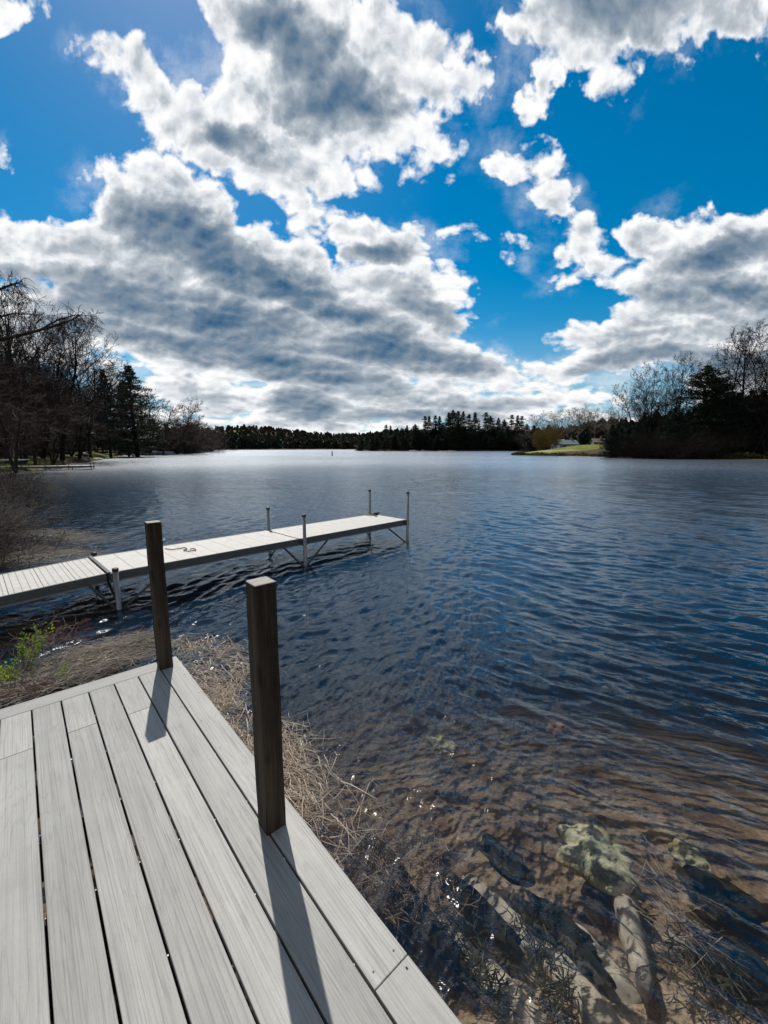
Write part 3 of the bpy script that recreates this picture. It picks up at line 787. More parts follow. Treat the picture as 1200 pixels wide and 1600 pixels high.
def gen_pine(seed, H=24.0, start=0.22, width=0.20, whorl=0.9, dens=1.0, irregular=0.35, top_flat=0.0, leaf=0.42):
    r = random.Random(seed); T = MB(); C = MB()
    bend = [Vector((0, 0, -0.3))]; n = 10; o = Vector((0, 0, 0))
    for i in range(1, n + 1):
        o = o + Vector((r.gauss(0, 0.06), r.gauss(0, 0.06), 0)); bend.append(Vector((o.x, o.y, H * i / n)))
    rads = [H * 0.016 * (1 - 0.93 * i / n) for i in range(n + 1)]
    T.tube(bend, rads, 8)
    def on(z):
        f = max(0, min(n - 1e-6, z / H * n)); i = int(f); return bend[i].lerp(bend[i + 1], f - i)
    z = H * start; gust_ = [r.uniform(1 - irregular, 1 + irregular) for _ in range(60)]
    k = 0
    while z < H * 0.985:
        u = (z / H - start) / (1 - start)
        prof = (0.55 + 0.45 * min(1, u / 0.25)) * ((1 - u) ** 0.75 * (1 - top_flat) + top_flat * (1 - u ** 3))
        Lm = H * width * max(prof, 0.06) * gust_[k % 60]
        nb = r.choice((3, 4, 5)); a0 = r.uniform(0, 6.28)
        for j in range(nb):
            L = Lm * r.uniform(0.55, 1.15)
            if L < 0.25: L = 0.25
            a_ = a0 + j * 6.283 / nb + r.uniform(-.35, .35); rise = 0.05 + 0.55 * u + r.uniform(-.12, .1)
            d = Vector((math.cos(a_), math.sin(a_), rise)).normalized(); p = on(z); pts = [p]
            for i in range(4):
                d = (d + Vector((0, 0, 0.07 if i > 1 else -0.04)) + vrand(r, 0.05)).normalized(); pts.append(pts[-1] + d * L / 4)
            T.tube(pts, [0.05 * (1 - i / 4.6) * (0.4 + L / 5) for i in range(5)], 3, cap=False)
            m_ = int((30 + L * 34) * dens)
            for q in range(m_):
                f = r.uniform(0.18, 1.0) ** 0.75 * 4; i = min(int(f), 3); c = pts[i].lerp(pts[i + 1], f - i)
                wdt = 0.10 + 0.17 * L * (1 - abs(f / 4 - 0.6))
                c = c + Vector((r.gauss(0, wdt), r.gauss(0, wdt), r.gauss(0, 0.10 + 0.035 * L) + 0.05))
                s_ = leaf * r.uniform(0.5, 1.25); dd = (d + vrand(r, 0.55) + Vector((0, 0, 0.25))).normalized(); sd = dd.cross(vrand(r)).normalized()
                C.add([c - dd * s_ * 0.5 - sd * s_ * 0.2, c - dd * s_ * 0.45 + sd * s_ * 0.2, c + dd * s_ * 0.55 + sd * s_ * 0.08], [(0, 1, 2)])
        z += whorl * r.uniform(0.6, 1.3) * (0.6 + 0.5 * (1 - u)); k += 1
    return T, C

def gen_shrub(seed, H=2.0, W2=1.4, n=26, sub=6, rad=0.012, arch=0.5):
    r = random.Random(seed); S = MB()
    def st(p, d, rad_, L, lvl):
        seg = 5 if lvl == 0 else 3; pts = [p]; rads = [rad_]
        for i in range(seg):
            d = (d + vrand(r, 0.13) + Vector((0, 0, -arch * 0.12 * (i + 1) / seg))).normalized(); pts.append(pts[-1] + d * L / seg); rads.append(max(rad_ * (1 - 0.8 * (i + 1) / seg), 0.002))
        S.tube(pts, rads, 3, cap=False)
        if lvl >= 2: return
        for k in range(sub if lvl == 0 else 4):
            i = r.randint(1, seg - 1); q = pts[i].lerp(pts[i + 1], r.random()); ax_ = (pts[i + 1] - pts[i]).normalized()
            s_ = ax_.orthogonal().normalized(); s_.rotate(Matrix.Rotation(r.uniform(0, 6.28), 3, ax_)); an = R(r.uniform(25, 65))
            st(q, ax_ * math.cos(an) + s_ * math.sin(an), rads[i] * 0.6, L * r.uniform(0.3, 0.55), lvl + 1)
    for i in range(n):
        a_ = r.uniform(0, 6.28); q = r.uniform(0.05, 0.9)
        st(Vector((math.cos(a_) * q * W2 * 0.25, math.sin(a_) * q * W2 * 0.25, -0.1)), Vector((math.cos(a_) * q * W2 / H, math.sin(a_) * q * W2 / H, 1)), rad * r.uniform(0.6, 1.2), H * r.uniform(0.6, 1.05), 0)
    return S

PROTO = {}          # kind -> list of (height, [(part name, mesh), ...])
def proto(kind, H, parts): PROTO.setdefault(kind, []).append((H, parts))
for sd in (1, 2, 3, 4):
    T, C = gen_bare(sd, 20, 0.50 + 0.05 * (sd % 3), stems=(1, 2, 3, 1)[sd - 1], first=(0.25, 0.15, 0.12, 0.4)[sd - 1])
    proto('bare', 20, [('trunk', T.mesh('trunk', M['bark'])), ('crown', C.mesh('crown', M['bark']))])
for sd in (11, 12, 13):
    T, C = gen_bare(sd, 16, 0.6, stems=(2, 1, 3)[sd - 11], first=0.12, twist=0.14)
    proto('brown', 16, [('trunk', T.mesh('trunk', M['bark'])), ('crown', C.mesh('crown', M['bark_red']))])
for sd in (21, 22):
    T, C = gen_bare(sd, 16, 0.55, stems=1, first=0.3, fine=True)
    proto('pale', 16, [('trunk', T.mesh('trunk', M['bark_pale'])), ('crown', C.mesh('crown', M['bark_pale']))])
for sd, (st_, wd, ir, tf) in zip((31, 32, 33, 34), ((0.16, 0.23, 0.3, 0.0), (0.30, 0.16, 0.5, 0.15), (0.38, 0.15, 0.5, 0.35), (0.08, 0.27, 0.35, 0.25))):
    T, C = gen_pine(sd, 24, st_, wd, irregular=ir, top_flat=tf, whorl=0.85 if sd != 32 else 1.2)
    proto('pine', 24, [('trunk', T.mesh('trunk', M['bark'])), ('crown', C.mesh('crown', M['pine']))])
for sd in (41, 42):
    T, C = gen_pine(sd, 14, 0.03, 0.30, whorl=0.7, irregular=0.3, top_flat=0.15, dens=1.2)
    proto('hemlock', 14, [('trunk', T.mesh('trunk', M['bark'])), ('crown', C.mesh('crown', M['pine_far']))])
for sd in (51, 52, 53):
    S = gen_shrub(sd, 5.0, 5.5, 44, 8, 0.045, 0.2)
    proto('brush', 5, [('stems', S.mesh('stems', M[('bark_red', 'bark_grey', 'bark')[sd - 51]]))])
S = gen_shrub(54, 5.0, 5.5, 60, 9, 0.05, 0.2); proto('darkbrush', 5, [('stems', S.mesh('stems', M['bark']))])

def gz(x, y): return float(ground_z(np.array([x]), np.array([y]))[0])
KIND = {'bare': ('bare_tree', 'tree'), 'brown': ('bare_tree', 'tree'), 'pale': ('bare_tree', 'tree'), 'pine': ('pine_tree', 'tree'), 'hemlock': ('evergreen_tree', 'tree'), 'brush': ('leafless_shrub', 'shrub'), 'darkbrush': ('leafless_shrub', 'shrub')}
tr_ = random.Random(99)
def plant(kind, px, y, top, label, group=None, var=None, wide=1.0, sink=0.0):
    """one tree: px = photo column of its foot, y = metres ahead, top = photo row of its tip"""
    Hp, parts = PROTO[kind][var if var is not None else tr_.randrange(len(PROTO[kind]))]
    a, e, fw = ray(px, 700); x = a * y; z = gz(x, y)
    a2, e2, f2 = ray(px, top); h = CAM_H + e2 * y - z
    nm, cat = KIND[kind]
    s = max(h, 0.8) / Hp
    o = thing(nm, label, cat, (x, y, z - sink), tr_.uniform(0, 6.28), group)
    o.scale = (s * wide, s * wide, s)
    for pn, me in parts:
        c = bpy.data.objects.new(pn, me); col.objects.link(c); c.parent = o
    return o

# ============================================================ the left shore
def near_what(px, marks):
    return min(marks, key=lambda m_: abs(m_[0] - px))[1]
ML = [(-40, 'out by the edge of the view'), (10, 'below the tallest bare tree'), (45, 'behind the low white dock'), (70, 'beside the several stemmed tree'), (100, 'above the overturned boats'), (140, 'next to the first dark pine'), (190, 'behind the two dark pines'), (240, 'just beyond the big pine')]
MR = [(955, 'next to the half hidden pale house'), (990, 'at the outer end of the dark trees'), (1020, 'below the spreading bare tree'), (1055, 'below the tall fan shaped tree'), (1092, 'below the broad black pine'), (1130, 'just past the broad black pine'), (1155, 'below the highest bare tree'), (1180, 'below the steep limbed tree'), (1220, 'out at the edge of the view')]
MF = [(574, 'below the lone pine tip'), (607, 'below the close pair of thin pines'), (640, 'before the step up of the far pine row'), (672, 'below the first open topped pines'), (706, 'below the dense pine clump'), (742, 'below the thin lone spire'), (778, 'below the dip in the far pine row'), (810, 'at the open end of the far point')]
ME = [(250, 'beside the rounded brown tree'), (285, 'behind the moored boat dock'), (330, 'where the receding shore meets the far hills')]
GL = 'trees on the near wooded shore'
plant('bare', 8, 46, 462, 'tallest bare tree on the near wooded shore, crown cut by the view edge', GL, 0, 1.0)
plant('bare', 38, 50, 478, 'broad bare tree behind the low white dock, fine twigs spread against grey cloud', GL, 1, 1.15)
plant('bare', 66, 56, 492, 'bare tree with several leaning stems, second from the tall end of the wooded shore', GL, 2, 1.1)
plant('bare', 95, 60, 512, 'bare many branched tree above the white overturned boats', GL, 0, 1.2)
plant('bare', 122, 66, 540, 'rounded bare tree just before the dark pines on the wooded shore', GL, 1, 1.2)
plant('bare', 140, 74, 566, 'smaller bare tree half behind the first dark pine', GL, 3, 1.2)
plant('brown', 20, 38, 560, 'reddish bare tree low in front of the tallest bare tree', GL, 0, 1.3)
plant('brown', 52, 48, 590, 'reddish brown leafless tree over the lawn edge', GL, 1, 1.3)
plant('brown', 80, 52, 600, 'low leafless tree with brown twigs over the low white dock', GL, 2, 1.4)
plant('brown', 110, 70, 600, 'brown leafless tree behind the overturned boats', GL, 0, 1.3)
plant('pine', 172, 98, 576, 'narrower dark pine between the bare wood and the big pine', GL, 0, 1.05)
plant('pine', 214, 106, 570, 'big dark pine with layered limbs standing on the lawn point', GL, 0, 1.55)
plant('pine', 200, 110, 592, 'pine merged behind the big dark pine on the lawn point', GL, 3, 0.9)
plant('brown', 150, 128, 612, 'reddish leafless tree between bare trees and the first pine', GL, 2, 1.2)
plant('brown', 192, 150, 640, 'leafless tree in the gap between the two dark pines', GL, 1, 1.1)
plant('brown', 250, 128, 622, 'rounded brown leafless tree beyond the big pine on the point', GL, 0, 1.35)
plant('brown', 268, 140, 636, 'brown leafless tree behind the moored boat dock', GL, 1, 1.2)
lb = 'leafless scrub tree in the low wooded shore running back from the big pine'
for i, (px, y, top) in enumerate([(238, 135, 655), (282, 150, 655), (292, 165, 662), (300, 180, 664), (308, 195, 668), (314, 215, 667), (321, 235, 671), (328, 265, 673), (334, 300, 672), (275, 160, 668), (287, 185, 670), (298, 205, 674), (262, 150, 662)]):
    plant('brown' if i % 3 else 'hemlock', px, y, top, ('leafless scrub tree ' if i % 3 else 'small dark evergreen ') + near_what(px, ME), 'scrub trees along the receding shore', None, 1.5)
ub = 'tangled leafless brush filling the bank under the bare shore trees'
for i in range(34):
    px = -70 + i * 5.4 + tr_.uniform(-4, 4); shore = np.interp(px, [-80, 0, 60, 100, 150, 200], [30, 42, 55, 68, 82, 118]); y = shore + (tr_.uniform(12, 18) if px < 70 else tr_.uniform(24, 36))
    plant('brush', px, y, tr_.uniform(632, 668), 'tangled leafless brush on the bank ' + near_what(px, ML), 'brush under the shore trees', None, 1.3)
GI = 'bare trees inside the near wood'
for i in range(13):
    px = -50 + i * 13.5 + tr_.uniform(-4, 4); y = np.interp(px, [-60, 60, 160], [52, 74, 128]) + tr_.uniform(0, 14)
    plant('bare' if i % 2 else 'brown', px, y, np.interp(px, [-60, 30, 100, 160], [525, 535, 575, 620]) + tr_.uniform(-6, 34), 'bare tree deep inside the near wood ' + near_what(px, ML), GI, None, 1.25)
for px, y, top in ((-10, 58, 600), (30, 62, 615), (64, 70, 620), (98, 80, 625), (130, 88, 630), (160, 112, 640), (-40, 50, 590), (46, 74, 604), (112, 96, 618), (80, 84, 610), (186, 138, 655), (225, 145, 650), (244, 155, 655)):
    plant('hemlock', px, y, top, 'dark evergreen deep in the wood ' + near_what(px, ML), 'evergreens behind the bare shore trees', None, 1.1)

# small white things on the left lawn
def boat_hull(L, Wd, Hh, m, name='hull'):
    """an overturned hull: long, pointed at both ends"""
    mb = MB(); n = 12; k = 8; vs = []
    for i in range(n + 1):
        u = i / n * 2 - 1; w_ = Wd / 2 * max(0.02, (1 - abs(u) ** 2.4)); h_ = Hh * max(0.08, (1 - abs(u) ** 3) * 0.85 + 0.15)
        for j in range(k + 1):
            a_ = math.pi * j / k; vs.append((u * L / 2, math.cos(a_) * w_, math.sin(a_) ** 0.8 * h_))
    mb.add(vs, [(i * (k + 1) + j, i * (k + 1) + j + 1, (i + 1) * (k + 1) + j + 1, (i + 1) * (k + 1) + j) for i in range(n) for j in range(k)])
    return mb
for (px, py, y, L, rz, lab) in ((126, 698.5, 72, 3.2, R(-12), 'overturned white boat, the nearer of two on the bank under the bare trees'),
                                (150, 698, 78, 3.8, R(-24), 'overturned white boat beside a pale canopy on the bank')):
    p = px_dist(px, py, y); g_ = gz(p.x, p.y)
    root = thing('overturned_boat', lab, 'boat', (p.x, p.y, g_ + 0.3), rz, 'overturned boats on the bank')
    boat_hull(L, 0.9, 0.42, M['white']).build('hull', M['white'], root, smooth=True)
    mb = MB(); mb.box((0, 0, 0.425), (L * 0.7, 0.04, 0.03)); mb.build('keel', M['white'], root)
    for q in (-0.8, 0.8):
        mb = MB(); mb.box((q, 0, -0.17), (0.12, 0.8, 0.33)); mb.build('rack', M['bark'], root)
p = px_dist(142, 677, 76)
cn = thing('canopy', 'small pale tilted canopy in the dark brush above the overturned boats', 'canopy', (p.x, p.y, gz(p.x, p.y)), R(20))
hh_ = p.z - cn.location.z
mb = MB(); mb.add([(-0.7, -0.5, hh_ - 0.35), (0.7, -0.5, hh_), (0.7, 0.5, hh_), (-0.7, 0.5, hh_ - 0.35), (0, 0, hh_ + 0.22), (-0.7, -0.5, hh_ - 0.38), (0.7, -0.5, hh_ - 0.03), (0.7, 0.5, hh_ - 0.03), (-0.7, 0.5, hh_ - 0.38)],
                 [(0, 1, 4), (1, 2, 4), (2, 3, 4), (3, 0, 4), (5, 8, 7, 6), (0, 5, 6, 1), (1, 6, 7, 2), (2, 7, 8, 3), (3, 8, 5, 0)]); mb.build('cloth', M['white'], cn)
mb = MB(); mb.tube([(0, 0, 0), (0, 0, hh_)], [0.03, 0.03], 8); mb.build('pole', M['alu_dark'], cn)

# low white dock on the left
a0 = px_at(146, 727, 0.42); b0 = px_at(-60, 730, 0.42)
ld = thing('low_dock', 'long low dock with pale boards lying off the near lawn', 'dock', (a0.x, a0.y, 0), math.atan2(b0.y - a0.y, b0.x - a0.x))
Ld = (b0 - a0).length
for k in range(10):
    x0 = Ld * k / 10; mb = MB(); mb.box((x0 + Ld / 20, 0, 0.40), (Ld / 10 - 0.03, 1.3, 0.05)); mb.build('deck_panel', M['panel2'], ld)
for s_ in (-0.66, 0.66):
    mb = MB(); mb.box((Ld / 2, s_, 0.33), (Ld, 0.05, 0.16)); mb.build('side_rail', M['alu_dark'], ld)
for k in range(6):
    for s_ in (-0.72, 0.72):
        mb = MB(); mb.tube([(0, 0, -1), (0, 0, 0.55 if k else 0.75)], [0.04, 0.04], 8); o = mb.build('leg', M['alu_dark'], ld); o.location = (0.1 + k * Ld / 5.5, s_, 0)

# the platform seen at the very edge, on the lawn
p = px_dist(8, 708, 44)
pl = thing('white_platform', 'low pale platform on the grass at the edge of the wood', 'platform', (p.x, p.y, gz(p.x, p.y)), 0.3)
mb = MB(); mb.box((0, 0, 0.40), (3.4, 1.6, 0.10)); mb.build('boards', M['white'], pl, bevel=0.01)
for q in (-1.4, 1.4):
    mb = MB(); mb.box((q, 0, 0.15), (0.15, 1.4, 0.4)); mb.build('leg', M['bark'], pl)

# moored pontoon at the point
a0 = px_at(212, 712, 0.0); b0 = px_at(268, 711, 0.0)
pd = thing('boat_dock', 'dark far dock below the big pine on the lawn point', 'dock', (a0.x, a0.y, 0), math.atan2(b0.y - a0.y, b0.x - a0.x)); Lq = (b0 - a0).length
mb = MB(); mb.box((Lq / 2, 0, 0.45), (Lq, 1.6, 0.12)); mb.build('deck_panel', M['alu_dark'], pd)
for k in range(5):
    for s_ in (-.75, .75):
        mb = MB(); mb.tube([(0, 0, -1.5), (0, 0, 0.9)], [0.06, 0.06], 6); o = mb.build('leg', M['alu_dark'], pd); o.location = (k * Lq / 4, s_, 0)
c = a0.lerp(b0, 0.62) + Vector((0, 3.0, 0))
pb = thing('pontoon_boat', 'low pontoon boat with grey rails moored behind the far dock', 'boat', (c.x, c.y, 0), math.atan2(b0.y - a0.y, b0.x - a0.x))
for s_ in (-0.9, 0.9):
    mb = MB(); mb.tube([(-3.4, s_, 0.12), (2.6, s_, 0.12), (3.2, s_, 0.2), (3.6, s_, 0.35)], [0.32, 0.32, 0.22, 0.05], 10); mb.build('float', M['alu'], pb, smooth=True)
mb = MB(); mb.box((0, 0, 0.52), (6.6, 2.4, 0.1)); mb.build('deck', M['alu_dark'], pb)
mb = MB()
for s_ in (-1.18, 1.18): mb.box((-0.2, s_, 0.86), (6.0, 0.04, 0.5))
mb.box((-3.2, 0, 0.86), (0.04, 2.36, 0.5)); mb.build('fence_panel', M['alu'], pb)
mb = MB(); mb.box((-2.4, 0, 0.85), (1.2, 2.0, 0.55)); mb.box((-2.95, 0, 1.15), (0.25, 2.0, 0.5)); mb.build('seat', M['white'], pb, bevel=0.05)
mb = MB(); mb.box((0.5, 0.6, 1.0), (0.6, 0.7, 0.85)); mb.build('console', M['dark_wall'], pb, bevel=0.05)

# ============================================================== far shore
# packed far woods as one mass: tree shapes beyond counting
r = random.Random(77); FM = MB()
def far_tree(mb, x, y, z, h, w_, conifer):
    n = 34
    mb.cur = 0 if conifer else 1
    for k in range(n):
        u = (k + r.random()) / n; zz = z + h * (0.06 + 0.94 * u)
        rad_ = w_ * ((1 - u) ** 0.8 + 0.05 if conifer else math.sin(math.pi * min(0.97, 0.2 + 0.78 * u)) ** 0.6)
        a_ = r.uniform(0, 6.28); q = rad_ * r.uniform(0.1, 1); c = Vector((x + math.cos(a_) * q, y + math.sin(a_) * q, zz)); s_ = w_ * r.uniform(0.35, 0.7)
        d1 = Vector((r.gauss(0, 1), r.gauss(0, 0.6), r.gauss(0, 0.35))).normalized() * s_; d2 = Vector((r.gauss(0, 0.5), r.gauss(0, 0.5), r.gauss(0, 1) + 0.6)).normalized() * s_
        mb.add([c - d1, c - d2 * 0.6, c + d1, c + d2 * (1.4 if conifer else 0.9)], [(0, 1, 2, 3)])
pts_ = []
for i in range(1500):      # along the far waterline
    f = r.random(); A_l = [(-116, 235), (-150, 345), (-200, 440), (-165, 535), (-70, 628), (0, 585), (-15, 345), (10, 318), (45, 312), (115, 318)]
    q = f * (len(A_l) - 1); k = int(q); s_ = q - k; x = A_l[k][0] * (1 - s_) + A_l[k + 1][0] * s_; y = A_l[k][1] * (1 - s_) + A_l[k + 1][1] * s_
    back = abs(r.gauss(0, 22)); ang = math.atan2(x, y); pts_.append((x + math.sin(ang) * back + r.gauss(0, 8), y + math.cos(ang) * back + abs(r.gauss(0, 6))))
for i in range(2300):      # over the hills
    ang = R(r.uniform(-36, 22)); d_ = r.uniform(620, 1250); pts_.append((math.sin(ang) * d_, math.cos(ang) * d_))
for i in range(260):       # behind the right-hand houses
    pts_.append((r.uniform(84, 150), r.uniform(190, 300)))
PX = np.array(pts_); sd_ = sdist(PX[:, 0], PX[:, 1]); pz = ground_z(PX[:, 0], PX[:, 1])
for (x, y), s_, z in zip(pts_, sd_, pz):
    if s_ < 1.5: continue
    if ((x + 360) / 60) ** 2 + ((y - 930) / 45) ** 2 < 0.8: continue
    con = r.random() < 0.35; h = r.uniform(11, 15.5) if y < 600 else r.uniform(9, 12)
    a_az = x / y
    if y < 400: h = min(h, (14 if a_az > -0.02 else 12) * r.uniform(0.7, 1.0))
    far_tree(FM, x, y, z, h, r.uniform(3.2, 5.6), con)
M['far_conifer'] = foliage('far_conifer_mass', (0.010, 0.022, 0.016), (0.024, 0.042, 0.028), 0.02, 0.05)
M['far_leafless'] = foliage('far_leafless_mass', (0.030, 0.026, 0.020), (0.055, 0.048, 0.028), 0.02, 0.05)
fo = FM.build('far_woods', [M['far_conifer'], M['far_leafless']])
tag(fo, 'dark mixed woods covering the low hills and shore across the lake', 'woods', kind='stuff')

GP = 'tall pines on the far wooded point'
fp_ = [(574, 676, 2), (603, 663, 1), (611, 665, 2), (628, 668, 3), (636, 664, 0), (648, 662, 3), (664, 649, 1), (671, 650, 2), (680, 648, 1), (687, 650, 2), (700, 644, 0), (706, 640, 3), (714, 641, 1), (723, 642, 0), (731, 646, 1), (742, 644, 2),
       (757, 643, 1), (764, 649, 3), (778, 652, 0), (786, 655, 3), (797, 647, 1), (806, 649, 2), (814, 649, 1), (822, 662, 3), (652, 668, 3), (691, 662, 3), (748, 662, 0), (770, 664, 3), (617, 676, 3), (642, 674, 0), (676, 668, 0), (716, 660, 3), (736, 664, 3), (792, 664, 3), (802, 668, 0), (659, 672, 3), (726, 668, 3), (754, 670, 3), (781, 670, 3), (812, 672, 3)]
named = {574: 'lone pine tip standing above the low woods, nearest the middle of the far shore', 603: 'thin pine, one of a close pair above the low far woods before the tall row', 611: 'pine with a tufted top closely beside a thin one, before the tall row',
         664: 'first tall open pine where the far pine row steps up', 671: 'narrow pine directly beside the first tall open pine of the far row', 680: 'third open topped pine of the far row with sky on both sides', 687: 'spindly pine just before the densest clump of the far row',
         706: 'highest pine tip in the dense clump of the far row', 723: 'pine ending the dense clump, before the thin lone spire', 742: 'thin spire of a pine standing alone between clumps on the far point', 757: 'bushy topped pine right after the thin lone spire',
         797: 'tall pine starting the last group above the far point', 814: 'outermost tall pine at the open end of the far point, beside the house gap', 778: 'blunt pine in the dip before the last group on the far point', 822: 'short pine leaning out at the foot of the outermost tall pine'}
for px, top, v in fp_:
    y = tr_.uniform(304, 322)
    lab = named.get(px, ('dark pine tip in the packed far row ' if top < 660 else 'lower dark far pine ') + near_what(px, MF))
    plant('pine', px, y, top, lab, GP, v, 1.5 if v in (1, 2) else 1.25)
for px in range(566, 826, 12):
    plant('hemlock', px + tr_.uniform(-4, 4), tr_.uniform(302, 308), tr_.uniform(676, 688), 'low evergreen at the far waterline ' + near_what(px, MF), 'low evergreens at the far waterline', None, 1.3)
# pale shore boulders below the far pines
M['stone'] = simple('pale_stone', (0.34, 0.32, 0.29), 0.9, var=0.3, scale=3, bump=0.03)
def rock(name, label, loc, size, seed, m, cat='rock', group=None, rz=0.0):
    rr_ = random.Random(seed); bmx = bmesh.new(); bmesh.ops.create_icosphere(bmx, subdivisions=4, radius=1.0)
    ph = [(vrand(rr_).normalized(), rr_.uniform(1.5, 9), rr_.uniform(0, 6)) for _ in range(22)]
    for v in bmx.verts:
        k = 1 + sum(0.11 / math.sqrt(f) * math.sin(f * v.co.dot(d) * 1.5 + p) for d, f, p in ph); v.co = v.co * k; v.co.z = max(v.co.z, -0.55)
        v.co = Vector((v.co.x * size[0], v.co.y * size[1], v.co.z * size[2]))
    me = bpy.data.meshes.new(name); bmx.to_mesh(me); bmx.free(); me.materials.append(m)
    me.polygons.foreach_set('use_smooth', [True] * len(me.polygons))
    o = bpy.data.objects.new(name, me); col.objects.link(o); o.location = loc; o.rotation_euler = (0, 0, rz)
    return tag(o, label, cat, group)
for i, (px, y, w_, lab) in enumerate(((571, 298, 2.2, 'small pale boulder at the waterline below the lone far pine tip'), (645, 296, 3.4, 'widest pale boulder at the waterline before the tall pine row'), (662, 296, 1.6, 'little grey boulder next to the widest pale shore boulder'), (706, 294, 2.8, 'flat pale boulder at the waterline under the dense pine clump'), (384, 505, 2.5, 'pale speck of rock at the foot of the farthest shore'))):
    a, e, fw = ray(px, 700); rock('boulder', lab, (a * y, y, 0.15), (w_, 1.2, 0.55), 60 + i, M['stone'], group='pale boulders on the far waterline')

# channel marker
p = px_at(519, 712, 0.0)
bu = thing('channel_marker', 'small dark floating marker post out on the open lake', 'buoy', (p.x, p.y, 0))
mb = MB(); mb.tube([(0, 0, -0.4), (0, 0, 0.05), (0, 0, 0.30), (0, 0, 0.34)], [0.26, 0.28, 0.26, 0.14], 14); mb.build('float', M['white'], bu, smooth=True)
mb = MB(); mb.tube([(0, 0, 0.3), (0, 0, 1.35), (0, 0, 1.40)], [0.15, 0.15, 0.05], 12); mb.build('pole', M['black'], bu)
mb = MB(); mb.tube([(0, 0, 0.85), (0, 0, 1.0)], [0.154, 0.154], 12); mb.build('band', M['white'], bu)

# ============================================================= right shore
def house(name, label, px, y, base_z, w_, d_, h_, roof_h, wall, roof, rz, wing=False):
    a, e, fw = ray(px, 700); x = a * y
    root = thing(name, label, 'house', (x, y, base_z), rz)
    mb = MB(); mb.box((0, 0, h_ / 2 - 0.6), (w_, d_, h_ + 1.2)); mb.add([(-w_ / 2, -d_ / 2, h_), (-w_ / 2, d_ / 2, h_), (-w_ / 2, 0, h_ + roof_h), (w_ / 2, -d_ / 2, h_), (w_ / 2, d_ / 2, h_), (w_ / 2, 0, h_ + roof_h)], [(0, 1, 2), (3, 5, 4)]); mb.build('wall', wall, root)
    mb = MB(); o_ = 0.4; th = 0.15; k = roof_h / (d_ / 2)
    for s_ in (-1, 1):
        mb.add([(-w_ / 2 - o_, s_ * (d_ / 2 + o_), h_ - k * o_), (w_ / 2 + o_, s_ * (d_ / 2 + o_), h_ - k * o_), (w_ / 2 + o_, 0, h_ + roof_h), (-w_ / 2 - o_, 0, h_ + roof_h),
                (-w_ / 2 - o_, s_ * (d_ / 2 + o_), h_ - k * o_ + th), (w_ / 2 + o_, s_ * (d_ / 2 + o_), h_ - k * o_ + th), (w_ / 2 + o_, 0, h_ + roof_h + th), (-w_ / 2 - o_, 0, h_ + roof_h + th)],
               [(0, 1, 2, 3), (4, 7, 6, 5), (0, 4, 5, 1), (1, 5, 6, 2), (3, 2, 6, 7), (0, 3, 7, 4)])
    mb.build('roof', roof, root)
    n = max(2, int(w_ / 2.6))
    for k in range(n):
        xx = -w_ / 2 + (k + 0.5) * w_ / n; mb = MB(); mb.box((xx, -d_ / 2 - 0.03, h_ * 0.55), (1.1, 0.08, 1.2)); wn = mb.build('window', M['window'], root)
        mb = MB(); mb.box((xx, -d_ / 2 - 0.04, h_ * 0.55 + 0.66), (1.3, 0.1, 0.1)); mb.box((xx, -d_ / 2 - 0.04, h_ * 0.55 - 0.66), (1.3, 0.1, 0.1)); mb.build('frame', M['white'], wn)
    mb = MB(); mb.box((w_ * 0.3, 0, h_ + roof_h + 0.4), (0.7, 0.7, 1.4)); mb.build('chimney', M['roof_brown'], root)
    return root
M['stone_wall'] = simple('pale_siding', (0.30, 0.31, 0.32), 0.7, var=0.2, scale=2)
a, e, fw = ray(888, 700)
house('white_house', 'white house with a blue grey roof behind the green lawn across the water', 884, 172, gz(a * 172, 172), 7.5, 5.0, 2.2, 1.5, M['stone_wall'], M['roof'], R(6))
house('white_gable_house', 'taller white gabled house just behind the blue grey roof', 876, 186, gz(ray(876, 700)[0] * 186, 186), 5.0, 6.5, 3.9, 2.4, M['stone_wall'], M['roof'], R(96))
house('brown_cottage', 'small brown cottage with a grey roof at the open end of the lawn', 836, 178, gz(ray(836, 700)[0] * 178, 178), 6.5, 5.0, 2.2, 1.6, M['dark_wall'], M['roof_brown'], R(8))
house('shaded_house', 'half hidden pale house among the dark trees on the right shore', 933, 165, gz(ray(933, 700)[0] * 165, 165) - 0.8, 4.0, 3.5, 2.2, 1.2, M['stone_wall'], M['roof_brown'], R(-8))

# two round willows, one flush of ochre leaf over fine twigs
def willow(px, y, top, label, seed, wide):
    a, e, fw = ray(px, 700); x = a * y; z = gz(x, y); h = CAM_H + ray(px, top)[1] * y - z
    root = thing('willow_tree', label, 'tree', (x, y, z), 0, 'round ochre trees on the lawn')
    T, C = gen_bare(seed, h, 0.6, stems=2, first=0.1, fine=False); T.build('trunk', M['bark_grey'], root)
    rr_ = random.Random(seed); mb = MB()
    for k in range(5200):
        d = vrand(rr_).normalized() * (rr_.random() ** 0.4); clump = 0.8 + 0.2 * math.sin(d.x * 7 + seed) * math.sin(d.y * 6) * math.sin(d.z * 9)
        c = Vector((d.x * h * wide * clump, d.y * h * wide * clump, h * 0.55 + d.z * h * 0.46 * clump)); s_ = rr_.uniform(0.15, 0.4)
        q = vrand(rr_).normalized() * s_ * 0.4; w_ = Vector((rr_.gauss(0, .25), rr_.gauss(0, .25), -1)).normalized() * s_; mb.add([c - q, c + q, c + w_], [(0, 1, 2)])
    mb.build('crown', M['leaf_yellow'], root); return root
willow(845, 160, 664, 'round ochre brown tree at the open end of the lawn, before the cottage', 5, 0.40)
willow(862, 166, 661, 'larger round ochre tree next to the white house', 6, 0.42)

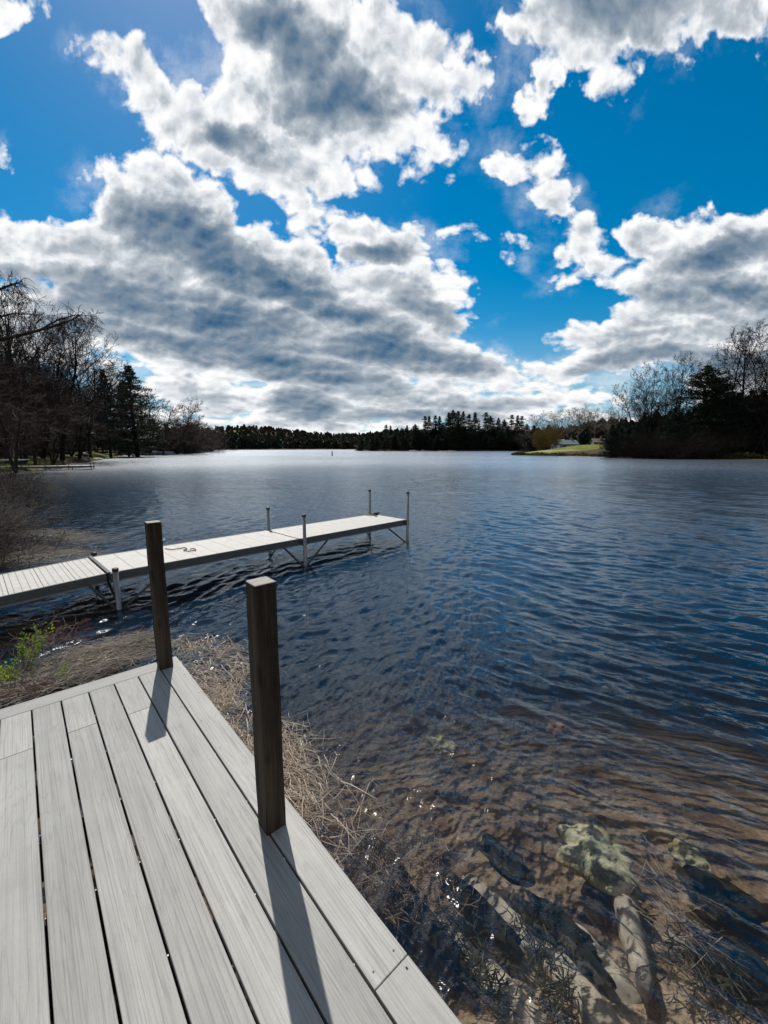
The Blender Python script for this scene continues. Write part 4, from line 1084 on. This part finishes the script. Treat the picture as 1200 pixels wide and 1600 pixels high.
# shrubs and trees behind the lawn
for px, y, top, lab in ((836, 215, 656, 'faint bare tree rising in the gap beyond the far point'), (872, 200, 652, 'pale bare tree above the ochre trees'), (888, 205, 648, 'pale twiggy tree behind the white house gable'), (902, 196, 645, 'tallest pale tree with bright limbs behind the white house'),
                        (915, 200, 650, 'pale bare tree beside the tallest pale one behind the house'), (930, 190, 647, 'wide pale leafless tree where the light woods meet the dark ones'), (945, 185, 650, 'last pale leafless tree before the dark trees')):
    plant('pale', px, y, top, lab, 'pale trees behind the houses', None, 1.5)
for i in range(22):
    px = 828 + i * 6.0
    plant('hemlock' if i % 3 else 'brown', px + tr_.uniform(-2, 2), tr_.uniform(205, 225), tr_.uniform(663, 674), 'dark evergreen in the belt behind the houses' if i % 3 else 'dull brown leafless tree in the belt behind the houses', 'belt of trees behind the houses', None, 1.3)
GR = 'dark trees on the right shore'
plant('bare', 1012, 96, 588, 'spreading bare tree at the outer end of the dark shore trees', GR, 1, 1.05)
plant('bare', 1030, 99, 578, 'bare tree with fanned limbs, second along the dark shore', GR, 2, 1.0)
plant('bare', 1052, 96, 570, 'tall fan shaped bare tree just before the black pine', GR, 0, 1.0)
plant('bare', 996, 104, 625, 'low bare tree sloping down towards the lawn at the outer end of the dark trees', GR, 3, 1.1)
plant('pine', 1090, 94, 570, 'broad black pine among bare trees on the right shore', GR, 3, 1.9)
plant('pine', 1112, 98, 590, 'shoulder pine merged behind the broad black pine', GR, 3, 1.7)
plant('bare', 1128, 90, 548, 'tall bare tree right after the broad black pine', GR, 0, 1.0)
plant('bare', 1152, 88, 533, 'highest bare tree on the right shore with open limbs', GR, 3, 1.1)
plant('bare', 1176, 86, 540, 'bare tree with steep limbs, last whole one before the edge of the view', GR, 1, 1.0)
plant('bare', 1200, 84, 536, 'bare tree cut by the edge of the view on the right shore', GR, 2, 1.0)
plant('bare', 1235, 82, 540, 'bare tree beyond the edge of the view on the right shore', GR, 0, 1.0)
for i in range(30):
    px = 955 + i * 9.5; y = tr_.uniform(96, 118) if px < 1040 else tr_.uniform(88, 112)
    top = 664 - min(px - 955, 240) * 0.24 + tr_.uniform(-9, 8)
    plant('hemlock', px, y, top, 'black dense evergreen on the right shore ' + near_what(px, MR), 'evergreens at the foot of the right shore trees', None, 1.15)
for i in range(24):
    px = 972 + i * 10.5 + tr_.uniform(-3, 3); y = tr_.uniform(100, 108) if px < 1000 else tr_.uniform(86, 96)
    plant('darkbrush', px, y, tr_.uniform(668, 688), 'dark leafless brush on the right shore ' + near_what(px, MR), 'brush between the right shore trees', None, 1.3)
# low dark bank shrubs round the lawn point
r = random.Random(8); mb = MB()
edge = [(39.5, 131), (41.5, 127), (47, 118.5), (56, 105), (64, 91.5), (72, 81.5), (84, 74)]
for k in range(15000):
    q = r.random() ** 0.9 * (len(edge) - 1); i = int(q); s_ = q - i; x = edge[i][0] * (1 - s_) + edge[i + 1][0] * s_ + abs(r.gauss(0, 0.9)) + 0.2; y = edge[i][1] * (1 - s_) + edge[i + 1][1] * s_ + r.gauss(0, 0.9)
    hmax = (0.5 if x < 56 else 0.95) + 0.25 * math.sin(x * 1.7) + 0.3 * math.sin(x * 4.1 + y)
    c = Vector((x, y, r.random() * hmax)); z_ = r.uniform(0.12, 0.35); d1 = vrand(r).normalized() * z_; d2 = vrand(r).normalized() * z_; mb.add([c - d1, c + d2, c + d1 * 0.9, c - d2 * 0.6], [(0, 1, 2, 3)])
M['bank'] = foliage('bank_shrub', (0.045, 0.048, 0.018), (0.12, 0.125, 0.04), 0.6, 0.2)
bk = mb.build('bank_shrubs', M['bank']); tag(bk, 'low dark tangled growth along the waterline of the right shore', 'ground cover', kind='stuff')

# ========================================= overhanging branch, near left
root = thing('overhanging_tree', 'near bare tree whose thin drooping branch hangs in above the shore', 'tree', (-17.5, 13.0, gz(-17.5, 13.0)))
def W2L(p): return p - root.location
T = MB(); tp = Vector((-17.5, 13.0, 0.2)); T.tube([W2L(Vector((-17.5, 13.0, gz(-17.5, 13) - .2))), W2L(Vector((-17.2, 13.1, 4))), W2L(Vector((-16.8, 13.3, 8))), W2L(Vector((-16.6, 13.2, 12)))], [0.28, 0.22, 0.15, 0.06], 8); T.build('trunk', M['bark'], root)
C = MB(); rr_ = random.Random(4)
def br(path, r0, y0, twigs, tw=0.9):
    pts = [W2L(px_dist(px, py, y0 + 0.4 * math.sin(i))) for i, (px, py) in enumerate(path)]
    pts = [pts[0]] + pts[1:]
    C.tube(pts, [r0 * (1 - 0.85 * i / (len(pts) - 1)) for i in range(len(pts))], 5, cap=False)
    for k in range(twigs):
        f = rr_.uniform(0.15, 0.999) * (len(pts) - 1); i = int(f); q = pts[i].lerp(pts[i + 1], f - i); d = ((pts[i + 1] - pts[i]).normalized() * 0.8 + vrand(rr_, 0.55)).normalized(); L = rr_.uniform(0.4, 1) * tw
        sub = [q]
        for s_ in range(4): d = (d + vrand(rr_, 0.14) + Vector((0, 0, -0.26))).normalized(); sub.append(sub[-1] + d * L / 4)
        C.tube(sub, [0.010, 0.008, 0.006, 0.005, 0.003], 3, cap=False)
        for z_ in range(3):
            q2 = sub[rr_.randint(1, 3)]; d2 = (d + vrand(rr_, 0.5)).normalized(); C.tube([q2, q2 + d2 * L * 0.25, q2 + d2 * L * 0.45 + Vector((0, 0, -0.08))], [0.006, 0.005, 0.003], 3, cap=False)
br([(-180, 580), (-60, 548), (0, 531), (40, 522), (80, 511), (110, 501), (130, 490)], 0.075, 13, 46)
br([(60, 517), (90, 500), (118, 492), (140, 494)], 0.03, 13.2, 26, 0.7)
br([(-150, 520), (-40, 470), (0, 452), (20, 444), (34, 440)], 0.06, 13, 34, 0.8)
br([(-100, 560), (-20, 500), (20, 490), (60, 492)], 0.05, 12.6, 30, 0.8)
C.build('crown', M['bark'], root)

# =============================================== near left bank and shallows
for i, (px, py, H2, w_, lab, mm) in enumerate(((-70, 880, 1.5, 2.0, 'brown leafless shrub leaning over the water by the shore end of the pale dock', 'bark_red'), (-25, 830, 1.5, 2.2, 'tangled grey leafless shrub at the waterline behind the pale dock', 'bark_grey'), (-50, 780, 2.0, 2.4, 'taller reddish leafless shrub on the bank beyond the pale dock', 'bark_red'),
        (15, 790, 1.3, 2.2, 'low wiry shrub standing in the shallows farther along the bank', 'bark'), (10, 762, 2.2, 3.4, 'wide dark leafless shrub on the bank before the low white dock', 'bark'), (-90, 930, 1.2, 1.6, 'sparse leafless shrub beside the first dock section', 'bark'), (50, 768, 1.0, 2.4, 'outermost low shrub reaching over the water on the near bank', 'bark_grey'), (-20, 860, 0.9, 2.0, 'low grey brown shrub drooping into the floating debris', 'bark_red'))):
    p = px_at(px, py, 0.0); s_ = gen_shrub(200 + i, H2, w_ * 1.5, 62, 8, 0.016, 1.0)
    o = thing('leafless_shrub', lab, 'shrub', (p.x, p.y, max(-0.1, gz(p.x, p.y))), 0, 'leafless shrubs on the near bank')
    s_.build('stems', M[mm], o)

# straw: last year's reeds, lying and matted
def straw(name, label, spots, n, seed, m, L=(0.12, 0.45), rad=0.0022, zr=(0.0, 0.05), dirs=None, up=0.0):
    rr_ = random.Random(seed); mb = MB()
    for k in range(n):
        (x0, y0, x1, y1, w_, wt) = rr_.choices(spots, [s[5] for s in spots])[0]
        u = rr_.random(); px = x0 + (x1 - x0) * u; py = y0 + (y1 - y0) * u
        p = px_at(px, py, 0.0) + Vector((rr_.gauss(0, w_), rr_.gauss(0, w_), rr_.uniform(*zr)))
        a_ = rr_.gauss(dirs[0], dirs[1]) if dirs else rr_.uniform(0, 6.28); l_ = rr_.uniform(*L)
        d = Vector((math.sin(a_), math.cos(a_), rr_.gauss(up, 0.12 + up * 0.5))).normalized(); pts = [p - d * l_ / 2]
        for i in range(4): d = (d + Vector((rr_.gauss(0, .16), rr_.gauss(0, .16), rr_.gauss(-up * 0.15, .05)))).normalized(); pts.append(pts[-1] + d * l_ / 4)
        w0 = rad * rr_.uniform(0.6, 1.5); sd = d.cross(Vector((0, 0, 1))).normalized(); sd = (sd + vrand(rr_, 0.25)).normalized()
        vs = []
        for i, q in enumerate(pts): ww = w0 * (1 - 0.8 * i / 4); vs += [q - sd * ww, q + Vector((0, 0, ww * 0.8)), q + sd * ww]
        mb.add(vs, [f for i in range(4) for f in ((i * 3, i * 3 + 1, i * 3 + 4, i * 3 + 3), (i * 3 + 1, i * 3 + 2, i * 3 + 5, i * 3 + 4))])
    o = mb.build(name, m); tag(o, label, 'reeds', kind='stuff'); return o
def strawmat(name, c1, c2):
    m, t, b = mat(name); g_ = t.new('ShaderNodeNewGeometry')
    cc = t.mix(g_.outputs['Random Per Island'], (*c1, 1), (*c2, 1)); t.put(b.inputs['Base Color'], cc); b.inputs['Roughness'].default_value = 0.6; return m
M['straw'] = strawmat('straw', (0.30, 0.22, 0.16), (0.78, 0.67, 0.54)); M['straw_grey'] = strawmat('straw_grey', (0.14, 0.115, 0.09), (0.58, 0.50, 0.40)); M['stem_dark'] = strawmat('stem_dark', (0.03, 0.02, 0.015), (0.10, 0.06, 0.03))
straw('dead_reeds', 'tan dead reeds matted against the open edge of the deck', [(275, 1008, 345, 1015, .10, 1.0), (300, 1040, 370, 1110, .09, 1.4), (340, 1080, 375, 1180, .07, .7), (350, 1010, 385, 1060, .12, .7), (380, 1150, 430, 1210, .08, .8), (450, 1170, 475, 1280, .05, .7), (450, 1150, 540, 1340, .13, .5), (440, 1130, 470, 1200, .08, .3)], 3200, 1, M['straw'], dirs=(R(120), 0.7), zr=(-0.03, 0.025), rad=0.003, L=(0.05, 0.34))
straw('dead_reeds', 'greyish matted reeds floating beyond the front board of the deck', [(20, 1075, 230, 1025, .10, 1.2), (0, 1080, 120, 1060, .12, .8), (150, 1020, 240, 1000, .12, .7), (60, 1050, 200, 1010, .12, .8)], 2800, 2, M['straw_grey'], dirs=(R(55), 0.5), zr=(-0.01, 0.06), rad=0.003)
straw('reed_stubble', 'short dark upright stems poking out of the matted reeds', [(110, 1050, 240, 1005, .14, 1), (20, 1060, 160, 1030, .14, .6), (280, 1000, 330, 1010, .08, .3)], 130, 3, M['stem_dark'], L=(0.08, 0.22), rad=0.003, up=2.0, zr=(0.03, 0.09))
straw('floating_debris', 'pale reed debris drifting in the shallows behind the pale dock', [(50, 830, 150, 845, .30, 1), (20, 855, 140, 870, .22, 1), (60, 880, 100, 862, .2, .5), (0, 880, 60, 850, .25, .8)], 2600, 4, M['straw_grey'], L=(0.15, 0.6), rad=0.004, dirs=(R(80), 0.5), zr=(-0.02, 0.03))
straw('litter_mat', 'reddish and brown litter caught on the near bank beside the deck', [(30, 1085, 80, 1075, .05, 1), (80, 985, 130, 1010, .15, .5), (20, 1010, 110, 1000, .1, .4)], 260, 5, strawmat('red_litter', (0.16, 0.04, 0.035), (0.36, 0.14, 0.11)), L=(0.05, 0.2), rad=0.003, zr=(0.0, 0.06))
straw('drowned_reeds', 'fine pinkish reed litter lying just under the surface beside the deck', [(440, 1200, 520, 1300, .12, 1), (480, 1150, 620, 1330, .16, 1.2), (560, 1250, 680, 1330, .14, .8), (520, 1290, 600, 1360, .08, .8)], 2600, 6, strawmat('drowned_reed', (0.18, 0.12, 0.09), (0.55, 0.44, 0.38)), L=(0.03, 0.16), rad=0.0022, zr=(-0.3, -0.1))

# green sapling
def sapling(px, py, H2, label, seed, n, lean, m='leaf_green'):
    p = px_at(px, py, 0.05); root = thing('green_sapling', label, 'shrub', p, 0); rr_ = random.Random(seed); S = MB(); Lf = MB()
    for k in range(n):
        d = Vector((lean[0] + rr_.gauss(0, .25), lean[1] + rr_.gauss(0, .2), 1)).normalized(); pts = [Vector((rr_.gauss(0, .02), rr_.gauss(0, .02), -0.1))]; L = H2 * rr_.uniform(0.5, 1.1)
        for i in range(7): d = (d + vrand(rr_, 0.07)).normalized(); pts.append(pts[-1] + d * L / 7)
        S.tube(pts, [0.004 * (1 - i / 9) for i in range(8)], 5, cap=False)
        for i in range(1, 8):
            for z_ in range(6):
                c = pts[i] + vrand(rr_, 0.012 + 0.02 * H2); u = vrand(rr_).normalized(); u.z = abs(u.z); w_ = u.cross(vrand(rr_)).normalized(); s_ = rr_.uniform(0.018, 0.034); nn = u.cross(w_) * s_ * 0.25
                Lf.add([c, c + u * s_ * .5 + w_ * s_ * .35 + nn, c + u * s_ * 1.2, c + u * s_ * .5 - w_ * s_ * .35 + nn], [(0, 1, 2), (0, 2, 3)])
    S.build('stems', M['bark'], root); Lf.build('leaves', M[m], root); return root
sapling(38, 1040, 0.46, 'bright green leafy sapling in the reeds beside the pale dock', 1, 10, (0.1, 0.25))
sapling(-6, 1062, 0.26, 'low yellow green sprig at the edge of the reeds', 2, 8, (0.3, 0.1))
sapling(98, 1052, 0.16, 'tiny green shoot in the grey reeds before the deck', 3, 3, (0.0, 0.1))
sh = gen_shrub(301, 0.32, 0.5, 9, 4, 0.0035, 0.6); p = px_at(95, 1000, 0); o = thing('red_twig_shrub', 'small dark red twiggy shrub between the sapling and the dock', 'shrub', (p.x, p.y, 0.0)); sh.build('stems', M['twig_red'], o)
sh = gen_shrub(302, 0.6, 1.3, 20, 5, 0.004, 1.3); p = px_at(20, 1075, 0); o = thing('wiry_shrub', 'wiry brown twigs arching over the grey reeds beside the front board', 'shrub', (p.x, p.y, 0.0)); sh.build('stems', M['bark_grey'], o)

# ============================================================ under the water
M['sunk_wood'] = simple('sunken_wood', (0.66, 0.59, 0.49), 0.9, var=0.45, scale=9, bump=0.004)
m, t, b = mat('sunken_rock')
tcn = t.new('ShaderNodeTexCoord'); P0 = tcn.outputs['Object']
na = t.noise(P0, 14, 7, 0.7); nb2 = t.noise(t.vm('ADD', P0, (3, 1, 7)), 7, 5, 0.7)
rc = t.ramp(na, [(0.32, (0.20, 0.20, 0.09)), (0.43, (0.58, 0.56, 0.33)), (0.55, (0.85, 0.80, 0.56))])
rc = t.mix(t.rng(nb2, 0.5, 0.62, 0, 0.8), rc, (0.13, 0.19, 0.09, 1)); rc = t.mix(t.rng(nb2, 0.44, 0.36, 0, 0.7), rc, (0.30, 0.19, 0.08, 1))
t.put(b.inputs['Base Color'], rc); b.inputs['Roughness'].default_value = 0.9; t.put(b.inputs['Normal'], t.bump(na, 0.9, 0.03)); M['sunk_rock'] = m
M['moss'] = simple('dark_moss', (0.022, 0.024, 0.016), 0.95, var=0.6, scale=9, bump=0.02)
zt = -0.26
for i, (q0, q1, lab) in enumerate((((585, 1290), (850, 1585), 'sunken timber nearest the deck, pale under the shallow water'), ((720, 1290), (975, 1580), 'middle sunken timber of three lying parallel to the deck'), ((840, 1340), (1000, 1520), 'outermost sunken timber, farthest out from the deck edge'))):
    A0 = px_at(*q0, zt); B0 = px_at(*q1, zt); c = (A0 + B0) / 2; L = (B0 - A0).length
    root = thing('sunken_timber', lab, 'timber', (c.x, c.y, zt), math.atan2((B0 - A0).y, (B0 - A0).x), 'sunken timbers beside the deck')
    root.location.z = 0.0; mb = MB(); n = 30; vs = []; rr_ = random.Random(i)
    for k in range(n + 1):
        u = k / n; q = A0.lerp(B0, u); x = -L / 2 + L * u
        taper = min(1.0, 6 * u, 6 * (1 - u)); zb = gz(q.x, q.y) + 0.065 * taper - 0.01; wy = 0.075 + 0.006 * math.sin(k * 0.9 + i); yo = 0.008 * math.sin(k * 0.35 + i)
        vs += [(x, yo - wy, zb - 0.09), (x, yo - wy, zb - 0.012), (x, yo - wy * 0.7, zb), (x, yo + wy * 0.7, zb + 0.002), (x, yo + wy, zb - 0.014), (x, yo + wy, zb - 0.09)]
    mb.add(vs, [(k * 6 + j, k * 6 + (j + 1) % 6, (k + 1) * 6 + (j + 1) % 6, (k + 1) * 6 + j) for k in range(n) for j in range(6)] + [tuple(range(6))[::-1], tuple(n * 6 + j for j in range(6))])
    mb.build('beam', M['sunk_wood'], root, smooth=True)
for i, (px, py, zz, sz, lab, m_) in enumerate(((928, 1335, -0.34, (0.22, 0.18, 0.09), 'pale green mottled rock under the water off the deck', 'sunk_rock'), (1075, 1345, -0.42, (0.11, 0.09, 0.05), 'tan submerged rock farther out than the pale green one', 'sunk_rock'),
        (600, 1345, -0.36, (0.20, 0.08, 0.04), 'dark mossy stone in the gap between deck and first sunken timber', 'moss'), (660, 1440, -0.34, (0.26, 0.07, 0.04), 'long dark mossy stone beside the first sunken timber', 'moss'), (790, 1345, -0.40, (0.18, 0.09, 0.045), 'black rounded stone at the head of the middle sunken timber', 'moss'),
        (745, 1420, -0.38, (0.27, 0.075, 0.04), 'mossy stone between the first and middle sunken timbers', 'moss'), (880, 1460, -0.41, (0.25, 0.09, 0.04), 'mossy stone between middle and outermost sunken timbers', 'moss'), (1120, 1400, -0.42, (0.16, 0.14, 0.06), 'dark stone under the water beyond the tan rock', 'moss'),
        (870, 1140, -0.52, (0.09, 0.07, 0.05), 'small rusty stone lying alone in deeper water', 'sunk_rust'), (690, 1165, -0.56, (0.14, 0.10, 0.05), 'grey tan stone dimly seen far out from the deck post', 'sunk_rock'), (1160, 1520, -0.40, (0.20, 0.15, 0.06), 'broad dark stone under the water nearest the lower corner of the view', 'moss'))):
    if m_ == 'sunk_rust' and m_ not in M: M[m_] = simple('rusty_stone', (0.38, 0.17, 0.07), 0.9, var=0.3, scale=14)
    p = px_at(px, py, zz); rock('submerged_rock', lab, (p.x, p.y, zz), sz, 400 + i, M[m_], group='rocks on the lake bed', rz=R(-48.7))
A0 = px_at(972, 1400, -0.36); B0 = px_at(1012, 1545, -0.33)
mb = MB(); rr_ = random.Random(9); mb.tube([Vector((0, 0, 0)).lerp(B0 - A0, k / 9) + Vector((rr_.gauss(0, .006), rr_.gauss(0, .006), 0.01 * math.sin(k))) for k in range(10)], [0.05, 0.06, 0.062, 0.058, 0.055, 0.055, 0.05, 0.048, 0.045, 0.03], 12)
lg = mb.build('sunken_log', M['sunk_wood'], smooth=True); lg.location = A0 - Vector((0, 0, 0.03)); tag(lg, 'pale sunken log lying at the foot of the pale green rock', 'log')
straw('water_weed', 'thin tan weed strands streaming under the water near the tan rock', [(1030, 1290, 1090, 1430, .06, 1), (1060, 1360, 1110, 1420, .04, 1)], 80, 11, M['straw'], L=(0.15, 0.4), rad=0.0022, dirs=(R(160), 0.4), zr=(-0.36, -0.2))
straw('water_weed', 'dark drowned weed between the sunken timbers', [(560, 1330, 680, 1500, .05, 1), (690, 1330, 800, 1500, .05, 1), (820, 1350, 900, 1520, .06, 1), (1040, 1400, 1190, 1480, .1, 1)], 700, 12, strawmat('dark_weed', (0.02, 0.03, 0.02), (0.09, 0.10, 0.06)), L=(0.04, 0.14), rad=0.004, zr=(-0.36, -0.24))
print('FACES', sum(len(m_.polygons) for m_ in bpy.data.meshes), 'OBJECTS', len(bpy.data.objects))
